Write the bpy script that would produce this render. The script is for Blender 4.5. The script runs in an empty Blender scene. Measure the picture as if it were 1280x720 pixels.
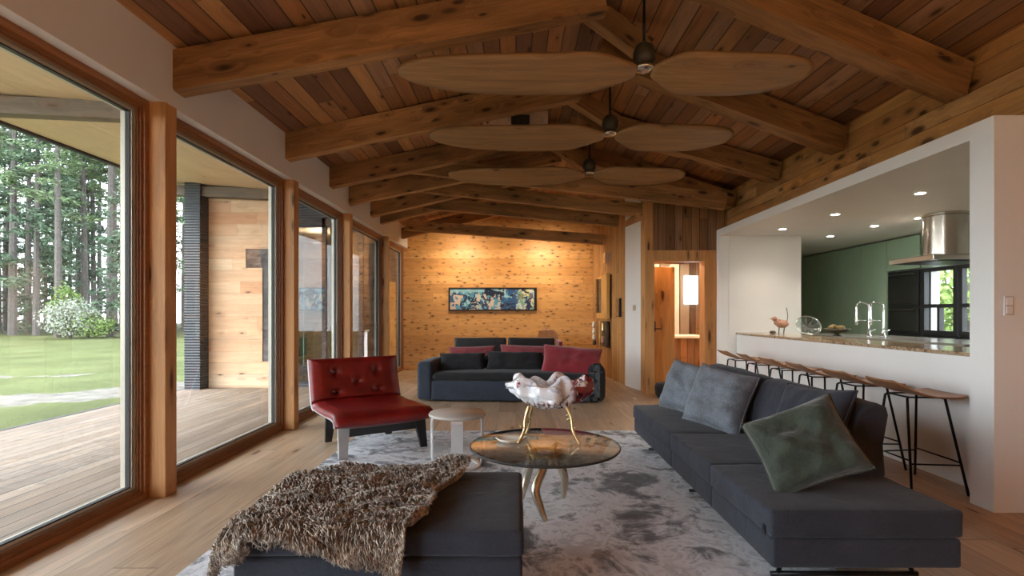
import bpy, bmesh, math, random
from mathutils import Vector, Matrix, Euler, noise
PI = math.pi
random.seed(7)
SC = bpy.context.scene
COL = SC.collection
F, CX, CY, H = 650.0, 645.0, 392.0, 1.25

def P(px, py, Y):
    return Vector(((px-CX)*Y/F, Y, H-(py-CY)*Y/F))

# ------------------------------------------------------------------ materials
class NT:
    def __init__(s, name):
        s.m = bpy.data.materials.new(name); s.m.use_nodes = True
        s.t = s.m.node_tree; s.n = s.t.nodes; s.n.clear()
        s.out = s.n.new('ShaderNodeOutputMaterial')
        s.b = s.n.new('ShaderNodeBsdfPrincipled')
        s.t.links.new(s.b.outputs[0], s.out.inputs[0])
    def link(s, a, b): s.t.links.new(a, b)
    def put(s, sock, v):
        if isinstance(v, bpy.types.NodeSocket): s.link(v, sock)
        elif v is not None:
            if isinstance(v, (tuple, list)) and len(v) == 3 and sock.type == 'RGBA': v = (*v, 1)
            sock.default_value = v
    def math(s, op, a, b=None, c=None, clamp=False):
        n = s.n.new('ShaderNodeMath'); n.operation = op; n.use_clamp = clamp
        s.put(n.inputs[0], a); s.put(n.inputs[1], b)
        if c is not None: s.put(n.inputs[2], c)
        return n.outputs[0]
    def xyz(s, v):
        n = s.n.new('ShaderNodeSeparateXYZ'); s.link(v, n.inputs[0]); return n.outputs
    def vec(s, x, y, z):
        n = s.n.new('ShaderNodeCombineXYZ')
        for i, v in enumerate((x, y, z)): s.put(n.inputs[i], v)
        return n.outputs[0]
    def coord(s, k='Object'):
        return s.n.new('ShaderNodeTexCoord').outputs[k]
    def noise(s, v, scale=5, detail=3, rough=.5, dist=0):
        n = s.n.new('ShaderNodeTexNoise'); s.put(n.inputs['Vector'], v)
        n.inputs['Scale'].default_value = scale; n.inputs['Detail'].default_value = detail
        n.inputs['Roughness'].default_value = rough; n.inputs['Distortion'].default_value = dist
        return n.outputs
    def voro(s, v, scale=5, feature='F1'):
        n = s.n.new('ShaderNodeTexVoronoi'); n.feature = feature; s.put(n.inputs['Vector'], v)
        n.inputs['Scale'].default_value = scale; return n.outputs
    def white(s, w):
        n = s.n.new('ShaderNodeTexWhiteNoise'); n.noise_dimensions = '1D'; s.put(n.inputs['W'], w); return n.outputs[0]
    def ramp(s, f, stops, mode='LINEAR'):
        n = s.n.new('ShaderNodeValToRGB'); s.put(n.inputs[0], f); r = n.color_ramp; r.interpolation = mode
        while len(r.elements) > 1: r.elements.remove(r.elements[-1])
        r.elements[0].position = stops[0][0]; r.elements[0].color = (*stops[0][1], 1)
        for p, c in stops[1:]:
            e = r.elements.new(p); e.color = (*c, 1)
        return n.outputs[0]
    def mr(s, v, a, b, c=0, d=1):
        n = s.n.new('ShaderNodeMapRange'); s.put(n.inputs[0], v)
        for i, q in enumerate((a, b, c, d)): n.inputs[i+1].default_value = q
        return n.outputs[0]
    def mix(s, f, a, b, mode='MIX'):
        n = s.n.new('ShaderNodeMix'); n.data_type = 'RGBA'; n.blend_type = mode
        s.put(n.inputs[0], f); s.put(n.inputs[6], a); s.put(n.inputs[7], b); return n.outputs[2]
    def bump(s, h, st=.3, d=.01):
        n = s.n.new('ShaderNodeBump'); n.inputs['Strength'].default_value = st; n.inputs['Distance'].default_value = d
        s.link(h, n.inputs['Height']); s.link(n.outputs[0], s.b.inputs['Normal'])
    def set(s, **k):
        for a, v in k.items():
            s.put(s.b.inputs[{'col': 'Base Color', 'rough': 'Roughness', 'metal': 'Metallic', 'spec': 'Specular IOR Level',
                              'sheen': 'Sheen Weight', 'coat': 'Coat Weight', 'emit': 'Emission Color', 'es': 'Emission Strength',
                              'trans': 'Transmission Weight', 'ior': 'IOR', 'alpha': 'Alpha', 'sss': 'Subsurface Weight'}[a]], v)
        return s

def plain(name, col, rough=.5, metal=0, var=.08, vscale=6, bump=0, bscale=60, **k):
    t = NT(name); c = t.coord()
    n = t.noise(c, vscale, 4)[0]
    lo = tuple(x*(1-var) for x in col); hi = tuple(min(1, x*(1+var)) for x in col)
    t.set(col=t.ramp(n, [(.3, lo), (.7, hi)]), rough=rough, metal=metal, **k)
    if bump:
        t.bump(t.noise(c, bscale, 3)[0], bump, .01)
    return t.m

def wood(name, cols, pw=.14, pl=2.4, u=1, v=0, knots=.5, krange=(.1, .22), kscale=(2.4, 6.0), rough=.5, gap=.03,
         grain=.35, seed=0, knotcol=(.045, .018, .008), beam=False, spec=.4, gapdark=.25, patch=0):
    t = NT(name); c = t.coord(); X = t.xyz(c); w = 3-u-v
    U, V, W = X[u], X[v], X[w]
    if beam:
        oi = t.n.new('ShaderNodeObjectInfo').outputs['Random']
        r2 = oi; off = t.math('MULTIPLY', oi, 37.0)
    else:
        q = t.math('DIVIDE', V, pw); pid = t.math('FLOOR', q)
        r1 = t.white(t.math('ADD', pid, seed+.5))
        sg = t.math('FLOOR', t.math('ADD', t.math('DIVIDE', U, pl), t.math('MULTIPLY', r1, 9.0)))
        r2 = t.white(t.math('ADD', t.math('MULTIPLY', pid, 17.13), t.math('MULTIPLY', sg, 3.71)))
        off = t.math('MULTIPLY', r2, 31.0)
    U2 = t.math('ADD', U, off)
    n = len(cols)
    base = t.ramp(r2, [(i/max(1, n-1), cl) for i, cl in enumerate(cols)])
    # knots first (their field bends the grain around them)
    kv = t.voro(t.vec(t.math('MULTIPLY', U2, kscale[0]), t.math('MULTIPLY', V, kscale[1]), t.math('MULTIPLY', W, kscale[1])), 1.0)
    kd, kc = kv['Distance'], t.xyz(kv['Color'])
    rad = t.mr(kc[1], 0, 1, krange[0], krange[1])
    gate = t.math('LESS_THAN', kc[0], knots)
    kk = t.math('MULTIPLY', t.math('SUBTRACT', 1.0, t.mr(t.math('DIVIDE', kd, rad), .55, 1.1)), gate)
    halo = t.math('MULTIPLY', t.math('SUBTRACT', 1.0, t.mr(t.math('DIVIDE', kd, rad), .8, 2.6)), gate)
    bend = t.math('MULTIPLY', halo, .12)
    Vb = t.math('ADD', V, bend)
    g1 = t.noise(t.vec(t.math('MULTIPLY', U2, 1.1), t.math('MULTIPLY', Vb, 16), t.math('MULTIPLY', W, 16)), 1, 4, .55, .6)[0]
    g2 = t.noise(t.vec(t.math('MULTIPLY', U2, 3.5), t.math('MULTIPLY', Vb, 85), t.math('MULTIPLY', W, 85)), 1, 2, .5, .2)[0]
    g = t.math('ADD', t.math('MULTIPLY', g1, .65), t.math('MULTIPLY', g2, .35))
    gf = t.mr(g, .32, .68, 1-grain, 1+grain*.45)
    col = t.mix(1.0, base, t.vec(gf, gf, gf), 'MULTIPLY')
    if patch:
        pn = t.noise(t.vec(t.math('MULTIPLY', U2, .7), t.math('MULTIPLY', V, 2.2), t.math('MULTIPLY', W, 2.2)), 1.3, 3)[0]
        pf = t.mr(pn, .35, .7, 1.0, 1-patch)
        col = t.mix(1.0, col, t.vec(pf, pf, pf), 'MULTIPLY')
    col = t.mix(t.math('MULTIPLY', halo, .38), col, (knotcol[0]*4, knotcol[1]*4, knotcol[2]*3.5))
    col = t.mix(t.math('MULTIPLY', kk, .88), col, knotcol)
    hgt = t.math('MULTIPLY', g2, .25)
    if not beam and gap:
        fr = t.math('FRACT', q)
        e = t.math('MINIMUM', fr, t.math('SUBTRACT', 1.0, fr))
        gl = t.mr(e, gap*.4, gap)
        fu = t.math('FRACT', t.math('ADD', t.math('DIVIDE', U, pl), t.math('MULTIPLY', r1, 9.0)))
        eu = t.math('MINIMUM', fu, t.math('SUBTRACT', 1.0, fu))
        gl = t.math('MULTIPLY', gl, t.mr(eu, .0006, .0016))
        gm = t.mr(gl, 0, 1, gapdark, 1)
        col = t.mix(1.0, col, t.vec(gm, gm, gm), 'MULTIPLY')
        hgt = t.math('ADD', hgt, gl)
    t.set(col=col, rough=t.mr(g1, .2, .8, rough-.08, rough+.1), spec=spec)
    t.bump(hgt, .35, .004)
    return t.m

def fabric(name, col, rough=.9, sheen=.3, var=.25, scale=300, wr=.6, mott=5):
    t = NT(name); c = t.coord(); X = t.xyz(c)
    n1 = t.noise(c, mott, 5, .6)[0]; n2 = t.noise(c, 90, 2)[0]
    f = t.math('ADD', t.math('MULTIPLY', n1, .6), t.math('MULTIPLY', n2, .4))
    t.set(col=t.ramp(f, [(.3, tuple(x*(1-var) for x in col)), (.7, tuple(x*(1+var) for x in col))]), rough=rough, sheen=sheen, spec=.2)
    wrk = t.noise(c, 7, 3, .5, .8)[0]; wv = t.noise(c, scale, 1)[0]
    t.bump(t.math('ADD', t.math('MULTIPLY', wrk, wr*3), t.math('MULTIPLY', wv, .12)), .5, .012)
    return t.m

M = {}
M['plaster'] = plain('white_plaster', (.74, .71, .66), .85, var=.03, vscale=2, bump=.06, bscale=120)
M['white'] = plain('white_paint', (.76, .74, .70), .55, var=.02, vscale=2)
M['ceil'] = wood('ceiling_planks', [(.16, .065, .03), (.38, .16, .06), (.52, .22, .07), (.26, .11, .05), (.58, .28, .10), (.21, .09, .05), (.46, .25, .13)],
                 pw=.145, pl=2.6, u=1, v=0, knots=.42, krange=(.09, .2), kscale=(2.6, 8), rough=.55, gap=.05, grain=.4)
M['backwall'] = wood('golden_knotty_planks', [(.60, .29, .085), (.70, .37, .13), (.55, .26, .075), (.66, .34, .12)],
                     pw=.19, pl=3.6, u=0, v=2, knots=.9, krange=(.12, .26), kscale=(6.5, 15), rough=.45, gap=.02, grain=.22, gapdark=.7)
M['rightwood'] = wood('knotty_wall_boards', [(.60, .26, .08), (.70, .36, .12), (.50, .21, .065), (.76, .43, .18)],
 pw=.17, pl=2.0, u=1, v=2, knots=.75, krange=(.12, .3), kscale=(3.4, 8), rough=.5, gap=.02, grain=.35, patch=.3)
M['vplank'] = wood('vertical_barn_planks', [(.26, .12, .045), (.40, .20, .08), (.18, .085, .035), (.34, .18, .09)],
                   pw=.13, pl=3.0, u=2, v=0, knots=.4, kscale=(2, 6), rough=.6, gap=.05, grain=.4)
M['vplankY'] = wood('vertical_knotty_planks', [(.46, .22, .07), (.54, .28, .10), (.36, .17, .06)],
                    pw=.16, pl=3.0, u=2, v=1, knots=.6, kscale=(2.4, 7), rough=.55, gap=.04, grain=.35)
M['beam'] = wood('timber_beam', [(.46, .225, .08), (.58, .30, .115), (.40, .19, .065), (.52, .26, .095)], u=0, v=2, knots=.7,
                 krange=(.1, .3), kscale=(3.6, 10), rough=.6, grain=.5, beam=True, patch=.5, knotcol=(.03, .012, .006))
M['greybeam'] = wood('weathered_grey_beam', [(.17, .13, .10), (.21, .16, .12)], u=0, v=2, knots=.5, krange=(.1, .25), kscale=(2.6, 8), rough=.7, grain=.4, beam=True)
M['post'] = wood('fir_post', [(.58, .28, .10), (.66, .34, .13)], u=2, v=0, knots=.5, krange=(.12, .3), kscale=(2.4, 12), rough=.5,
                 grain=.3, beam=True)
M['winwood'] = wood('window_frame_wood', [(.30, .12, .045), (.36, .15, .055)], u=1, v=2, knots=0, rough=.4, grain=.3, beam=True)
M['winbead'] = plain('window_bead', (.30, .23, .16), .4, var=.05)
M['alu'] = plain('pale_glazing_bead', (.50, .46, .38), .35, metal=.2, var=.04)
M['darkgasket'] = plain('dark_gasket', (.03, .028, .025), .6)
M['floor'] = wood('oak_floor', [(.50, .345, .215), (.60, .44, .30), (.42, .28, .17), (.55, .38, .24), (.47, .335, .22)], pw=.22, pl=2.8, u=1, v=0,
                  knots=.5, krange=(.06, .16), kscale=(1.6, 6), rough=.42, gap=.012, grain=.38, gapdark=.4, spec=.5, knotcol=(.10, .05, .025))
M['deck'] = wood('weathered_deck', [(.27, .205, .15), (.33, .26, .20), (.22, .165, .12), (.34, .25, .18)], pw=.14, pl=3.2, u=1, v=0,
                 knots=.5, krange=(.06, .16), kscale=(1.4, 8), rough=.7, gap=.05, grain=.4, gapdark=.15, knotcol=(.10, .06, .035), patch=.25)
M['soffit'] = wood('pine_soffit', [(.72, .50, .33), (.78, .55, .37), (.74, .52, .35)], pw=.3, pl=2.6, u=1, v=0, knots=.4,
                   krange=(.05, .14), kscale=(2.5, 6), rough=.6, gap=.006, grain=.16, knotcol=(.2, .1, .04), gapdark=.7)
M['cedar'] = wood('cedar_cladding', [(.66, .36, .20), (.78, .52, .32), (.60, .30, .15), (.80, .58, .38)], pw=.2, pl=1.9, u=0, v=2,
                  knots=.5, krange=(.06, .2), kscale=(2.6, 7), rough=.6, gap=.02, grain=.25, gapdark=.6)
M['blade'] = wood('fan_blade_wood', [(.33, .18, .075), (.38, .21, .09)], u=0, v=1, knots=.5, krange=(.08, .22), kscale=(3, 9),
                  rough=.45, grain=.35, beam=True)
M['door'] = wood('yellow_pine', [(.66, .36, .10), (.72, .42, .14)], u=2, v=0, knots=.7, krange=(.12, .3), kscale=(2.4, 9), rough=.45,
                 grain=.25, beam=True)
M['seatwood'] = wood('walnut_plywood', [(.30, .135, .06), (.34, .155, .07)], u=1, v=0, knots=0, rough=.4, grain=.3, beam=True)
M['slate'] = NT('corrugated_slate').m
def corr():
    t = NT('dark_ribbed_cladding'); c = t.coord(); X = t.xyz(c)
    s = t.math('SINE', t.math('MULTIPLY', X[2], 2*PI/.045))
    t.set(col=t.ramp(s, [(0, (.035, .04, .048)), (1, (.075, .085, .10))]), rough=.6); t.bump(s, .6, .01); return t.m
M['slate'] = corr()
def stone():
    t = NT('dark_ledge_stone'); c = t.coord(); X = t.xyz(c)
    v = t.voro(t.vec(t.math('MULTIPLY', X[0], 5), t.math('MULTIPLY', X[1], 5), t.math('MULTIPLY', X[2], 14)), 1)
    t.set(col=t.mix(.8, (.05, .055, .06), t.ramp(t.xyz(v['Color'])[0], [(0, (.02, .022, .025)), (1, (.16, .165, .17))])), rough=.7)
    t.bump(v['Distance'], .6, .02); return t.m
M['stone'] = stone()
M['charcoal'] = fabric('charcoal_blue_fabric', (.030, .033, .042), sheen=.1)
M['charcoal2'] = fabric('black_grey_fabric', (.020, .020, .022), sheen=.12)
M['bluefab'] = fabric('slate_blue_upholstery', (.036, .044, .062), sheen=.15)
M['bluegrey'] = fabric('blue_grey_woven', (.15, .165, .185), sheen=.15, var=.45, mott=8, wr=1.0)
M['green'] = fabric('green_velvet', (.030, .038, .025), .7, sheen=.28, var=.6, mott=9, wr=1.2)
M['redfab'] = fabric('crimson_cushion_fabric', (.23, .018, .026), .8, sheen=.4, var=.3)
M['pinkfab'] = fabric('rose_cushion_fabric', (.26, .05, .055), .8, sheen=.4, var=.3)
M['blackleather'] = plain('black_leather', (.012, .012, .013), .38, bump=.2, bscale=80)
def redleather():
    t = NT('oxblood_leather'); c = t.coord()
    n = t.noise(c, 5, 4, .6)[0]
    t.set(col=t.ramp(n, [(.3, (.11, .005, .005)), (.7, (.26, .012, .009))]), rough=t.mr(n, .3, .7, .30, .44), spec=.45, coat=.1)
    t.bump(t.math('ADD', t.noise(c, 9, 2)[0], t.math('MULTIPLY', t.noise(c, 160, 2)[0], .08)), .3, .01)
    return t.m
M['red'] = redleather()
M['blackwood'] = plain('black_lacquered_wood', (.010, .010, .011), .35)
M['blackmetal'] = plain('black_steel', (.012, .012, .012), .4, metal=.6)
M['steel'] = plain('brushed_steel', (.55, .50, .43), .24, metal=1, var=.1, vscale=3)
M['chrome'] = plain('chrome', (.8, .8, .8), .08, metal=1)
M['greysteel'] = plain('grey_satin_edge', (.42, .41, .41), .35, metal=.35)
M['brass'] = plain('aged_brass', (.62, .47, .24), .28, metal=.9, var=.2, vscale=20)
M['champagne'] = plain('champagne_metal', (.60, .54, .42), .25, metal=.75, var=.1)
M['tabletop'] = plain('taupe_lacquer', (.42, .37, .32), .3, var=.06)
M['slatleg'] = plain('pale_lacquer', (.60, .59, .57), .25, metal=.3)
M['ceramic'] = plain('cream_ceramic', (.78, .72, .60), .35)
M['greencab'] = plain('sage_green_cabinet', (.34, .46, .32), .38, var=.03)
M['bowl'] = plain('dark_bronze', (.05, .04, .025), .5)
M['fruit'] = plain('olive_fruit', (.20, .13, .03), .6)
M['rust'] = plain('terracotta_figurine', (.42, .21, .13), .65, var=.2, vscale=25)
M['grime'] = plain('dark_soil', (.05, .045, .035), .95)
M['bark'] = plain('pine_bark', (.10, .085, .075), .95, var=.4, vscale=12)
def leafmat(name, a, b):
    t = NT(name); oi = t.n.new('ShaderNodeObjectInfo').outputs['Random']
    n = t.noise(t.coord(), 1.3, 3)[0]
    f = t.math('ADD', t.math('MULTIPLY', n, .8), t.math('MULTIPLY', oi, .25))
    t.set(col=t.ramp(f, [(.3, a), (.8, b)]), rough=.75, spec=.2); return t.m
M['needle'] = leafmat('pine_needles', (.07, .11, .06), (.22, .29, .14))
M['needle2'] = leafmat('dark_spruce_needles', (.05, .08, .055), (.14, .20, .12))
M['leaf'] = leafmat('fresh_green_leaves', (.13, .20, .05), (.30, .40, .12))
M['blossom'] = leafmat('pale_blossom', (.22, .24, .18), (.38, .39, .33))

def glass(name, tint, fr=1.45, gl=1.0, rough=0.0):
    t = NT(name); t.n.remove(t.b)
    tr = t.n.new('ShaderNodeBsdfTransparent'); tr.inputs[0].default_value = (*tint, 1)
    g = t.n.new('ShaderNodeBsdfGlossy'); g.inputs['Roughness'].default_value = rough; g.inputs[0].default_value = (gl, gl, gl, 1)
    f = t.n.new('ShaderNodeLayerWeight')
    f0 = ((fr-1)/(fr+1))**2
    ff = t.math('ADD', f0, t.math('MULTIPLY', t.math('POWER', f.outputs['Facing'], 5.0), .9), clamp=True)
    m = t.n.new('ShaderNodeMixShader'); t.link(ff, m.inputs[0]); t.link(tr.outputs[0], m.inputs[1]); t.link(g.outputs[0], m.inputs[2])
    t.link(m.outputs[0], t.out.inputs[0]); return t.m
M['glass'] = glass('window_glass', (.72, .71, .69))
M['nearglass'] = glass('clear_window_glass', (.95, .95, .94))
M['wingglass'] = glass('grey_wing_glass', (.60, .64, .64), 1.5)
M['smoke'] = glass('bronze_table_glass', (.80, .77, .69), 1.5, 1)
M['clear'] = glass('clear_wire_glass', (.8, .85, .8), 1.5)
M['ovenglass'] = plain('black_oven_glass', (.012, .012, .012), .04, ior=2.9)
M['ovenbody'] = plain('black_oven_body', (.018, .018, .018), .4)

def lamp(name, col, st):
    t = NT(name); t.set(col=(.8, .8, .8), emit=col, es=st); return t.m
M['led'] = lamp('downlight_lens', (1, .93, .82), 30)

def marblemat():
    t = NT('brown_granite'); c = t.coord()
    n = t.noise(c, 9, 6, .7, 1.5)[0]
    t.set(col=t.ramp(n, [(.3, (.06, .03, .015)), (.42, (.30, .19, .10)), (.52, (.50, .38, .25)), (.6, (.16, .09, .05)), (.75, (.45, .33, .21))]), rough=.15, spec=.6)
    return t.m
M['granite'] = marblemat()
M['greytop'] = plain('grey_worktop', (.22, .21, .19), .2)

def rugmat():
    t = NT('abstract_grey_rug'); c = t.coord()
    n = t.noise(c, 2.0, 10, .68, .9)[0]; n2 = t.noise(c, 5, 8, .7, 1.2)[0]; n3 = t.noise(c, .8, 2)[0]; n4 = t.noise(c, 2.1, 4)[0]
    f = t.math('ADD', t.math('MULTIPLY', n, .6), t.math('MULTIPLY', n2, .4))
    col = t.ramp(f, [(.36, (.025, .026, .034)), (.43, (.10, .104, .125)), (.47, (.42, .43, .46)), (.51, (.76, .77, .80)), (.57, (.46, .47, .50)), (.62, (.80, .80, .81))])
    br = t.math('MULTIPLY', t.mr(n4, .58, .66), t.mr(f, .56, .46))
    col = t.mix(t.math('MULTIPLY', br, .7), col, (.17, .125, .07))
    t.set(col=col, rough=.95, sheen=.3, spec=.15)
    t.bump(t.math('ADD', t.noise(c, 220, 2)[0], f), .5, .01); return t.m
M['rug'] = rugmat()
M['rugedge'] = plain('rug_binding', (.16, .17, .19), .9)

def shellmat():
    t = NT('painted_porcelain'); c = t.coord()
    n = t.noise(c, 8, 4, .6, 1.4)[0]; n2 = t.noise(c, 13, 4, .6, 1)[0]; X = t.xyz(c)
    lowz = t.mr(X[2], -.005, -.03)
    w = t.math('ABSOLUTE', t.math('SINE', t.math('ADD', t.math('MULTIPLY', X[0], 75), t.math('MULTIPLY', n2, 9))))
    drip = t.math('MULTIPLY', t.math('LESS_THAN', w, .45), lowz)
    side = t.math('MULTIPLY', t.mr(X[0], .12, .17), t.mr(n2, .44, .5))
    red = t.math('MAXIMUM', t.math('MAXIMUM', t.mr(n, .64, .67), drip), side)
    col = t.mix(t.mr(n2, .58, .66), (.80, .81, .83), (.50, .55, .66))
    col = t.mix(red, col, (.22, .02, .04))
    t.set(col=col, rough=.08, coat=.6, spec=.6); t.bump(n, .3, .01); return t.m
M['shell'] = shellmat()

def artmat():
    t = NT('abstract_blue_print'); c = t.coord(); X = t.xyz(c)
    nn = t.noise(c, 5, 3)[1]
    mixv = t.n.new('ShaderNodeVectorMath'); mixv.operation = 'ADD'; t.link(c, mixv.inputs[0]); t.link(nn, mixv.inputs[1])
    v = t.voro(mixv.outputs[0], 6.5); vc = t.xyz(v['Color'])
    blue = t.ramp(vc[0], [(0, (.01, .02, .05)), (.25, (.03, .09, .22)), (.45, (.08, .28, .42)), (.62, (.30, .50, .55)), (.78, (.55, .45, .36)), (.9, (.06, .07, .12)), (1, (.65, .68, .66))], 'CONSTANT')
    warm = t.ramp(vc[1], [(0, (.02, .03, .09)), (.25, (.25, .24, .04)), (.45, (.55, .62, .62)), (.6, (.18, .34, .26)), (.75, (.60, .58, .40)), (.88, (.10, .10, .22))], 'CONSTANT')
    col = t.mix(t.mr(X[0], 0.0, .1), blue, warm)
    dk = t.math('MULTIPLY', t.math('GREATER_THAN', X[0], -.33), t.math('LESS_THAN', X[0], -.1))
    col = t.mix(t.math('MULTIPLY', t.math('MULTIPLY', t.math('GREATER_THAN', X[0], -.4), t.math('LESS_THAN', X[0], -.06)), .0), col, (.02, .03, .08))
    skyb = t.math('MULTIPLY', t.mr(X[2], 1.70, 1.74), t.math('LESS_THAN', X[0], -.7))
    col = t.mix(t.math('MULTIPLY', skyb, .8), col, (.25, .48, .55))
    t.set(col=col, rough=.3); return t.m
M['art'] = artmat()

def lawnmat():
    t = NT('mown_lawn'); c = t.coord(); X = t.xyz(c)
    n = t.noise(c, .5, 5, .6)[0]; n2 = t.noise(c, 14, 4, .7)[0]
    g = t.ramp(t.math('ADD', t.math('MULTIPLY', n, .5), t.math('MULTIPLY', n2, .5)), [(.35, (.05, .058, .022)), (.5, (.082, .092, .034)), (.66, (.12, .13, .055))])
    # sandy path crossing the grass
    d = t.math('ADD', t.math('MULTIPLY', X[0], .83), t.math('MULTIPLY', X[1], .56))   # along normal
    q = t.math('ABSOLUTE', t.math('ADD', t.math('ADD', t.math('MULTIPLY', X[0], -.5), t.math('MULTIPLY', X[1], .86)), -13.4))
    qq = t.math('ADD', q, t.math('MULTIPLY', t.math('SUBTRACT', t.noise(c, .7, 4, .6)[0], .5), 3.2))
    m = t.mr(qq, 1.0, .8)
    q2 = t.math('ABSOLUTE', t.math('ADD', t.math('ADD', t.math('MULTIPLY', X[0], -.45), t.math('MULTIPLY', X[1], .89)), -17.6))
    q3 = t.math('ADD', q2, t.math('MULTIPLY', t.math('SUBTRACT', t.noise(c, .45, 4, .6)[0], .5), 4.5))
    m2 = t.math('MULTIPLY', t.mr(q3, .6, .4), t.math('LESS_THAN', X[0], -11.5))
    dirt = t.ramp(t.noise(c, 3, 5)[0], [(.3, (.10, .09, .075)), (.7, (.20, .18, .15))])
    col = t.mix(t.math('MAXIMUM', m, m2), g, dirt)
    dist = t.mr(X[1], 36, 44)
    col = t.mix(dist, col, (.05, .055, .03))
    t.set(col=col, rough=.95, spec=.1); t.bump(n2, .6, .05); return t.m
M['lawn'] = lawnmat()
def furmat():
    t = NT('grey_brown_fur'); c = t.coord()
    n = t.noise(c, 9, 4, .7)[0]; n2 = t.noise(c, 60, 2)[0]
    f = t.math('ADD', t.math('MULTIPLY', n, .5), t.math('MULTIPLY', n2, .5))
    t.set(col=t.ramp(f, [(.34, (.05, .035, .022)), (.48, (.22, .175, .13)), (.61, (.56, .49, .40))]), rough=.7, spec=.3, sheen=.3); return t.m
M['fur'] = furmat()

# ------------------------------------------------------------------ mesh helpers
def box(bm, x0, x1, y0, y1, z0, z1, r=0, seg=2, mat=None):
    vs = [bm.verts.new((x, y, z)) for x in (x0, x1) for y in (y0, y1) for z in (z0, z1)]
    fs = [(0, 1, 3, 2), (4, 6, 7, 5), (0, 4, 5, 1), (2, 3, 7, 6), (0, 2, 6, 4), (1, 5, 7, 3)]
    F_ = [bm.faces.new([vs[i] for i in f]) for f in fs]
    if mat is not None:
        for v in vs: v.co = mat @ v.co
    if r:
        es = list({e for f in F_ for e in f.edges})
        bmesh.ops.bevel(bm, geom=es, offset=r, segments=seg, affect='EDGES', profile=.5)

def tube(bm, pts, r, n=8, cap=True, radii=None):
    pts = [Vector(p) for p in pts]; rings = []
    up = Vector((0, 0, 1))
    prev = None
    for i, p in enumerate(pts):
        d = (pts[min(i+1, len(pts)-1)]-pts[max(i-1, 0)]).normalized()
        if prev is None:
            a = d.cross(up)
            if a.length < .05: a = d.cross(Vector((1, 0, 0)))
            a.normalize()
        else:
            a = prev-d*prev.dot(d); a.normalize()
        prev = a; b = d.cross(a); rr = radii[i] if radii else r
        rings.append([bm.verts.new(p+(a*math.cos(2*PI*k/n)+b*math.sin(2*PI*k/n))*rr) for k in range(n)])
    for i in range(len(rings)-1):
        for k in range(n):
            bm.faces.new((rings[i][k], rings[i][(k+1) % n], rings[i+1][(k+1) % n], rings[i+1][k]))
    if cap:
        bm.faces.new(rings[0][::-1]); bm.faces.new(rings[-1])

def curve(pts, n=10):
    pts = [Vector(p) for p in pts]; out = []
    for i in range(len(pts)-1):
        p0 = pts[max(i-1, 0)]; p1 = pts[i]; p2 = pts[i+1]; p3 = pts[min(i+2, len(pts)-1)]
        for k in range(n):
            t = k/n
            out.append(.5*((2*p1)+(p2-p0)*t+(2*p0-5*p1+4*p2-p3)*t*t+(-p0+3*p1-3*p2+p3)*t**3))
    out.append(pts[-1]); return out

def lathe(bm, prof, n=40, c=(0, 0, 0)):
    rings = []
    for r, z in prof:
        if r < 1e-5: rings.append([bm.verts.new((c[0], c[1], c[2]+z))])
        else: rings.append([bm.verts.new((c[0]+r*math.cos(2*PI*k/n), c[1]+r*math.sin(2*PI*k/n), c[2]+z)) for k in range(n)])
    for a, b in zip(rings, rings[1:]):
        for k in range(n):
            k2 = (k+1) % n
            if len(a) == 1 and len(b) == 1: continue
            if len(a) == 1: bm.faces.new((a[0], b[k], b[k2]))
            elif len(b) == 1: bm.faces.new((a[k], b[0], a[k2]))
            else: bm.faces.new((a[k], b[k], b[k2], a[k2]))

def grid_sheet(bm, fn, nu, nv, thick=None):
    """closed slab from fn(u,v)->Vector ; thick(u,v)->Vector offset for the underside"""
    top = [[bm.verts.new(fn(i/nu, j/nv)) for j in range(nv+1)] for i in range(nu+1)]
    for i in range(nu):
        for j in range(nv):
            bm.faces.new((top[i][j], top[i+1][j], top[i+1][j+1], top[i][j+1]))
    if thick:
        bot = [[bm.verts.new(fn(i/nu, j/nv)+thick(i/nu, j/nv)) for j in range(nv+1)] for i in range(nu+1)]
        for i in range(nu):
            for j in range(nv):
                bm.faces.new((bot[i][j], bot[i][j+1], bot[i+1][j+1], bot[i+1][j]))
        for i in range(nu):
            bm.faces.new((top[i][0], bot[i][0], bot[i+1][0], top[i+1][0]))
            bm.faces.new((top[i][nv], top[i+1][nv], bot[i+1][nv], bot[i][nv]))
        for j in range(nv):
            bm.faces.new((top[0][j], top[0][j+1], bot[0][j+1], bot[0][j]))
            bm.faces.new((top[nu][j], bot[nu][j], bot[nu][j+1], top[nu][j+1]))

def link(name, bm, mat, parent=None, smooth=False, loc=None, rot=None, sub=0, recalc=True):
    if recalc: bmesh.ops.recalc_face_normals(bm, faces=bm.faces)
    me = bpy.data.meshes.new(name); bm.to_mesh(me); bm.free()
    me.materials.append(M[mat] if isinstance(mat, str) else mat)
    if smooth:
        me.polygons.foreach_set('use_smooth', [True]*len(me.polygons))
    o = bpy.data.objects.new(name, me); COL.objects.link(o)
    if parent: o.parent = parent
    if loc is not None: o.location = loc
    if rot is not None: o.rotation_euler = rot
    if sub:
        s = o.modifiers.new('s', 'SUBSURF'); s.levels = sub; s.render_levels = sub
    return o

def autosmooth(o, ang=35):
    me = o.data
    me.polygons.foreach_set('use_smooth', [True]*len(me.polygons))
    bm = bmesh.new(); bm.from_mesh(me)
    for e in bm.edges:
        if len(e.link_faces) == 2 and e.calc_face_angle(0) > math.radians(ang): e.smooth = False
    bm.to_mesh(me); bm.free(); return o

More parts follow.
